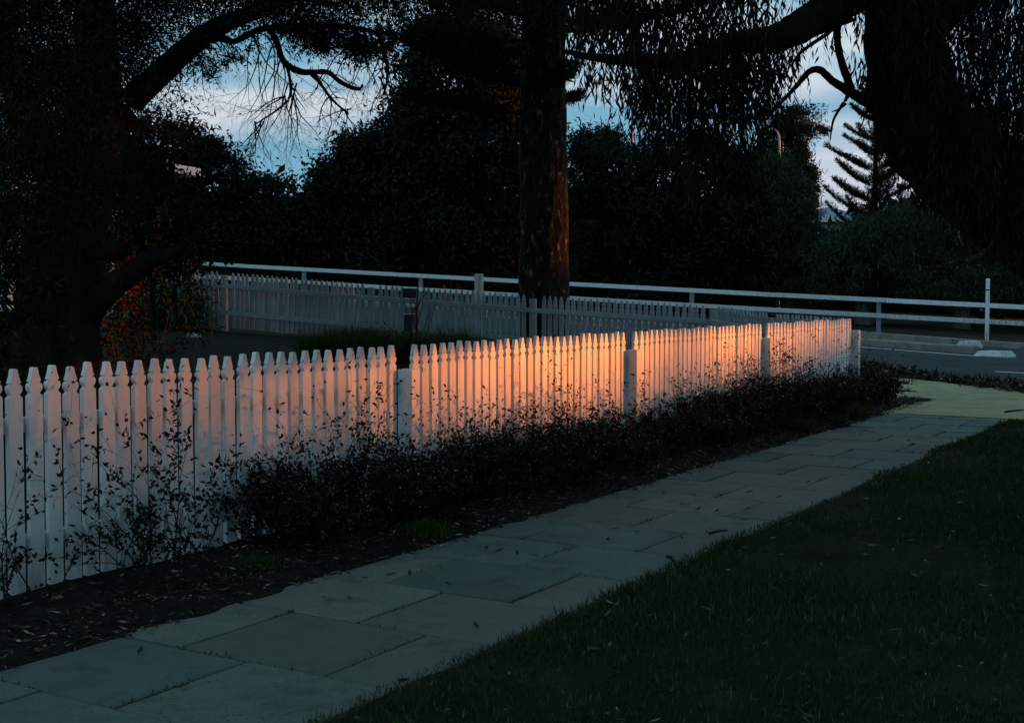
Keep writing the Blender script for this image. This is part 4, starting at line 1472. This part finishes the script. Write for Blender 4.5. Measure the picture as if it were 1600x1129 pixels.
# weeds at the edge of the path
weeds = [(15.1, -4.42, .22, 'low green weed tuft at the path edge near the ramp'), (13.3, -4.50, .20, 'bright green weed tuft between shrub and path, second from the ramp'), (5.0, -4.62, .11, 'green weed tuft before the gap in the shrubs'),
         (6.3, -4.46, .12, 'tiny green weed tuft on the path edge below the near shrubs')]
for s_, n_, h, lab in weeds:
    tuft('weed_tuft', lab, P(s_, n_, .02), h, 420, .10, M['tuft'], 'weed tufts by the path', .007)

# ------------------------------------------------------------------ grass, litter, fallen leaves
def lawn_height(X, Y):
    S = X * D2[0] + Y * D2[1]
    N = X * N2[0] + Y * N2[1]
    return lawn_z(S, N, X, Y)


bl = []
for (s0, s1, n0, n1, dens, h, w) in ((1.2, 5.0, -2.92, .6, 7600, .034, .0042), (5.0, 9.0, -2.92, 2.2, 4300, .036, .0054), (9.0, 15.6, -2.92, 4.5, 2000, .040, .0075), (-1.5, 14, .6, 6.5, 120, .045, .007)):
    n_ = int((s1 - s0) * (n1 - n0) * dens)
    S, N = rng.uniform(s0, s1, n_), rng.uniform(n0, n1, n_)
    X, Y = S * D2[0] + N * N2[0], S * D2[1] + N * N2[1]
    patch = vnoise(X * 1.7, Y * 1.7, 33) + .5 * vnoise(X * 5, Y * 5, 34)
    keep = rng.uniform(size=n_) < np.clip(.80 - .7 * patch, .28, 1)
    edge = PATH_R + .0 + .05 * vnoise(S * 2.6, N, 13)
    keep &= N > edge - .03
    keep &= S < 15.62 + (N + 2.8) * -.12
    X, Y, S, N, patch = X[keep], Y[keep], S[keep], N[keep], patch[keep]
    Zg = np.maximum(lawn_height(X, Y), 0) - .004
    m_ = len(X)
    tilt = np.abs(rng.normal(size=m_)) * .8
    az = rng.uniform(0, 6.283, m_)
    d_ = np.stack([np.cos(az) * np.sin(tilt), np.sin(az) * np.sin(tilt), np.cos(tilt)], 1)
    L = h * rng.uniform(.5, 1.3, m_) * np.clip(1.15 - .5 * patch, .5, 1.6)
    tall = rng.uniform(size=m_) < .012
    L[tall] *= 1.9
    bl.append(leaves(np.stack([X, Y, Zg], 1), d_, L, np.full(m_, w)))
v_, f_ = join(bl)
obj('lawn_grass', new_mesh('lawn_grass', v_, f_, M['grass']), kind='stuff', label='short patchy dark green lawn right of the path')


def scatter(name, regs, m, label):
    parts = []
    for (S, N, Zf, ln, wd) in regs:
        X, Y = S * D2[0] + N * N2[0], S * D2[1] + N * N2[1]
        z_ = Zf(S, N, X, Y)
        n_ = len(S)
        az = rng.uniform(0, 6.283, n_)
        d_ = np.stack([np.cos(az), np.sin(az), rng.normal(size=n_) * .22], 1)
        parts.append(leaves(np.stack([X, Y, z_ + .010], 1), d_, ln * rng.uniform(.4, 1.6, n_), wd * rng.uniform(.5, 1.4, n_), .06))
    v_, f_ = join(parts)
    return obj(name, new_mesh(name, v_, f_, m), kind='stuff', label=label)


n1_ = 9500
S = rng.uniform(2.4, 18.5, n1_)
N = PATH_L - .02 + rng.normal(size=n1_) * .19 - .10
keep = (N < PATH_L + .07 + .05 * vnoise(S * 3, S, 41)) & (N > -5.2)
S, N = S[keep], N[keep]
n2_ = 3600
S2, N2_ = rng.uniform(2.0, 15.0, n2_), rng.uniform(-2.8, 3.2, n2_)
n3_ = 1500
S3 = rng.uniform(2.4, 9.0, n3_)
N3 = rng.uniform(-5.15, -4.5, n3_)
scatter('leaf_litter', [(S, N, lambda a, b, c, d: np.maximum(soil_z(a, b, c, d), 0), .045, .010), (S2, N2_, lambda a, b, c, d: np.maximum(lawn_z(a, b, c, d), 0) + .012, .045, .010), (S3, N3, lambda a, b, c, d: np.maximum(soil_z(a, b, c, d), 0), .05, .012)], M['litter'], 'dry leaves, bark chips and twigs strewn along the path edges')

# litter gathered against the near edge of the road
gl = []
for i in range(len(near) - 1):
    a_, b_ = near[i], near[i + 1]
    n_ = 420
    t_ = rng.uniform(size=n_)
    p_ = a_ + (b_ - a_) * t_[:, None]
    p_[:, :2] += rng.normal(size=(n_, 2)) * .16 + np.array([-.10, -.30])
    p_[:, 2] = gz(p_[:, 0], p_[:, 1]) + rng.uniform(.01, .10, n_)
    gl.append(leaves(p_, tiltdir(n_, -.15), .12 * rng.uniform(.5, 1.4, n_), .035))
v_, f_ = join(gl)
obj('gutter_litter', new_mesh('gutter_litter', v_, f_, M['litter']), kind='stuff', label='dark band of leaves and weeds along the near road edge')

# moss and grass in the joints between slabs
jp = []
s_ = 3.11 - 3 * .7
kx = 0
while s_ < PATH_S1:
    n_ = rng.integers(10, 70)
    c_ = rng.uniform(PATH_L, PATH_R)
    jn = np.clip(c_ + rng.normal(size=n_) * .16, PATH_L, PATH_R)
    jp.append(np.stack([np.full(n_, s_) + rng.normal(size=n_) * .006, jn], 1))
    for off in ((.74,) if kx % 2 else (.36, 1.13)):
        n_ = rng.integers(10, 60)
        cs = s_ + rng.uniform(0, .7)
        js = np.clip(cs + rng.normal(size=n_) * .12, s_, s_ + .7)
        jp.append(np.stack([js, np.full(n_, PATH_L + off) + rng.normal(size=n_) * .006], 1))
    s_ += .7
    kx += 1
jp = np.concatenate(jp)
jx = np.stack([jp[:, 0] * D2[0] + jp[:, 1] * N2[0], jp[:, 0] * D2[1] + jp[:, 1] * N2[1], np.full(len(jp), -.012)], 1)
v_, f_ = leaves(jx, tiltdir(len(jx), -.7), .028 * rng.uniform(.5, 1.4, len(jx)), .006)
obj('joint_moss', new_mesh('joint_moss', v_, f_, M['tuft']), kind='stuff', label='moss and tiny grass growing in the joints of the footpath')

# single fallen leaves on the slabs
leaf_me = []
for k_ in range(4):
    L, W = random.uniform(.05, .085), random.uniform(.014, .03)
    vs = []
    for j in range(6):
        t_ = j / 5
        w = W * math.sin(math.pi * min(max(t_, .04), .97)) / 2
        vs += [(L * (t_ - .5), -w, .004 + .010 * t_ ** 2), (L * (t_ - .5), w, .007 + .012 * t_ ** 2)]
    fs = [(2 * j, 2 * j + 2, 2 * j + 3, 2 * j + 1) for j in range(5)]
    leaf_me.append(new_mesh('fallen_leaf', vs, fs, M['dead_leaf']))
leaf_px = [(219, 1020), (285, 1075), (515, 938), (545, 935), (570, 905), (610, 900), (640, 898), (672, 903), (690, 890), (700, 914), (744, 980), (760, 858), (780, 862), (808, 866), (835, 870), (960, 828), (996, 833), (950, 845), (916, 836), (1090, 797), (1120, 800), (1162, 814), (1070, 790), (890, 862), (836, 870), (1108, 834), (1150, 757), (1170, 770), (1217, 778), (1366, 741), (1383, 738), (1262, 755), (1318, 744), (1420, 690), (1455, 692), (1345, 680), (1362, 676), (1380, 662), (1485, 698), (1500, 670), (1300, 720), (1065, 842)]
for (x_, y_) in leaf_px:
    p_ = hit(x_, y_)
    obj('fallen_leaf', random.choice(leaf_me), None, (p_[0], p_[1], .004), (random.uniform(-.08, .08), random.uniform(-.08, .08), random.uniform(0, 6.28)), 'small dark fallen leaf lying on the footpath slabs', 'leaf', 'fallen leaves on the footpath')
for (a_, b_, r_, lab) in [((1108, 838), (1136, 833), .007, 'dark bent stick near the right edge of the footpath'), ((1397, 611), (1432, 613), .012, 'short dark stick lying on the pale concrete ramp'), ((1043, 875), (1052, 883), .010, 'stubby dark stick where the lawn meets the footpath'), ((1570, 646), (1600, 643), .012, 'dark stick on the concrete ramp at the right edge')]:
    pa_, pb_ = hit(*a_), hit(*b_)
    pa_[2] = pb_[2] = .012 + r_
    md_ = (pa_ + pb_) / 2 + np.array([.01, .015, .004])
    obj('stick', Soup().tube([np.zeros(3), md_ - pa_, pb_ - pa_], [r_, r_ * .9, r_ * .6], 6, .15).mesh('stick', M['twig'], True), None, tuple(pa_), (0, 0, 0), lab, 'stick')

# ------------------------------------------------------------------ added hedge and trees out of view that shape the low sun
SH = np.array([math.cos(R(14.0)), math.sin(R(14.0))])       # towards the sun on the ground
SU = np.array([-SH[1], SH[0]])
TAN = math.tan(SUN_EL)


def sun_pt(u, dist, zf):
    """a point dist metres sunward whose shadow falls at height zf on things u metres along"""
    q_ = SU * u + SH * dist
    return np.array([q_[0], q_[1], zf + dist * TAN])


hedge_d = 50.0
hp = sun_pt(16.0, hedge_d, 0)
hedge = thing('sun_block_hedge', 'long tall hedge added out of view to block the low sun', 'hedge', (hp[0], hp[1], 0), R(14.0) + math.pi / 2)
htop = hedge_d * TAN + .42
obj('hedge_core', Soup().box((0, 0, htop / 2 - .25), (64, 1.5, htop - .1)).mesh('hedge_core', M['leaf_far']), hedge)
n_ = 15000
pos = np.stack([rng.uniform(-32, 32, n_), rng.choice([-.8, .8], n_) * rng.uniform(.6, 1.1, n_), rng.uniform(0, htop, n_)], 1)
pos2 = np.stack([rng.uniform(-32, 32, 9000), rng.uniform(-.8, .8, 9000), htop - .35 + rng.normal(size=9000) * .16], 1)
pos = np.concatenate([pos, pos2])
v_, f_ = leaves(pos, tiltdir(len(pos), -.2), .22 * rng.uniform(.6, 1.2, len(pos)), .1)
obj('foliage', new_mesh('foliage', v_, f_, M['leaf_far']), hedge)


def sun_tree(name, label, u, dist, blobs, trunk_r=.25):
    """tree added out of view to shape the sun patch: blobs are (u0, u1, z0, z1, leaf count), heights as shadows on the fence"""
    b_ = sun_pt(u, dist, 0)
    t_ = thing(name, label, 'tree', (b_[0], b_[1], 0), 0, 'added sun blocking trees')
    zt = max(q_[3] for q_ in blobs) + dist * TAN
    pts, rd = smooth_path([(0, 0, -.3), (.1, .1, zt * .3), (-.1, 0, zt * .55), (0, .1, zt * .8)], [trunk_r * 1.3, trunk_r, trunk_r * .7, .05], 4)
    obj('trunk', Soup().tube(pts, rd, 10, .06).mesh('trunk', M['bark'], True), t_)
    parts = []
    for (u0, u1, z0, z1, n_) in blobs:
        uu, zz, dd = rng.uniform(u0, u1, n_), rng.uniform(z0, z1, n_), dist + rng.normal(size=n_) * 1.2
        q_ = SU[None, :] * uu[:, None] + SH[None, :] * dd[:, None]
        parts.append(leaves(np.stack([q_[:, 0], q_[:, 1], zz + dd * TAN], 1), tiltdir(n_, .3), .38 * rng.uniform(.6, 1.2, n_), .165))
    add_leaves(t_, 'crown', parts, M['leaf_far'])


def area_n(u0, u1, z0, z1, od):
    return int(od * (u1 - u0) * (z1 - z0) / (.38 * .9 * .165 * .5 * .6))


def bl_(u0, u1, z0, z1, od):
    return (u0, u1, z0, z1, area_n(u0, u1, z0, z1, od))


sun_tree('sun_block_tree', 'broad tree added out of view to dim sun on the near fence end', 2.0, 46, [bl_(-14, 5.8, -1, 5, 4.5), bl_(5.8, 6.8, -1, 5, 3.6), bl_(6.8, 7.8, -1, 5, 2.2), bl_(7.8, 9.2, -.2, 5, .8), bl_(5.0, 8.6, -1, .70, 4.5), bl_(8.6, 10.4, -1, .5, 1.6)])
sun_tree('sun_block_tree', 'tree added out of view, its crown cutting sun above the fence', 12.0, 56, [bl_(6, 22, 2.4, 9, 3.6)])
sun_tree('sun_block_tree', 'tree added out of view, leaving a sun slot for the pine trunk', 19.0, 47, [bl_(13.5, 15.2, -1, 4, .45), bl_(15.2, 17.2, -1, 6, .75), bl_(17.2, 22.8, -1, 9, 2.6), bl_(22.8, 25.4, 3.3, 9, 3.4), bl_(22.4, 23.7, -1, 9, 1.6), bl_(22.4, 25.6, -1, 1.5, 3.2)])
sun_tree('sun_block_tree', 'tree added out of view to block sun past the pine trunk', 36.0, 49, [bl_(24.75, 26.5, -1, 10, 2.8), bl_(26.5, 46, -1, 10, 2.6)])

# trees added out of view behind and beside the lawn to deepen its shade
for (x_, y_, r_, z0_, z1_, lab) in ((1.5, -11.0, 4.0, 2.4, 9.5, 'broad dark tree added straight behind the viewpoint to dim sky light'),
                                    (15.5, -4.5, 3.4, 2.6, 8.5, 'dark tree added out of view right of the lawn to dim sky light')):
    t_ = thing('sky_block_tree', lab, 'tree', (x_, y_, 0), 0, 'added sky light blocking trees')
    pts, rd = smooth_path([(0, 0, -.3), (.1, 0, z1_ * .3), (0, .1, z1_ * .6), (0, 0, z1_ * .85)], [.36, .28, .2, .05], 4)
    obj('trunk', Soup().tube(pts, rd, 10, .06).mesh('trunk', M['bark'], True), t_)
    n_ = 9000
    d_ = unit(rng.normal(size=(n_, 3))) * (rng.uniform(.05, 1, n_) ** (1 / 3))[:, None]
    pos = d_ * np.array([r_, r_, (z1_ - z0_) / 2]) + np.array([x_, y_, (z0_ + z1_) / 2])
    add_leaves(t_, 'crown', [leaves(pos, tiltdir(n_, .3), .34 * rng.uniform(.6, 1.2, n_), .15)], M['leaf_far'])
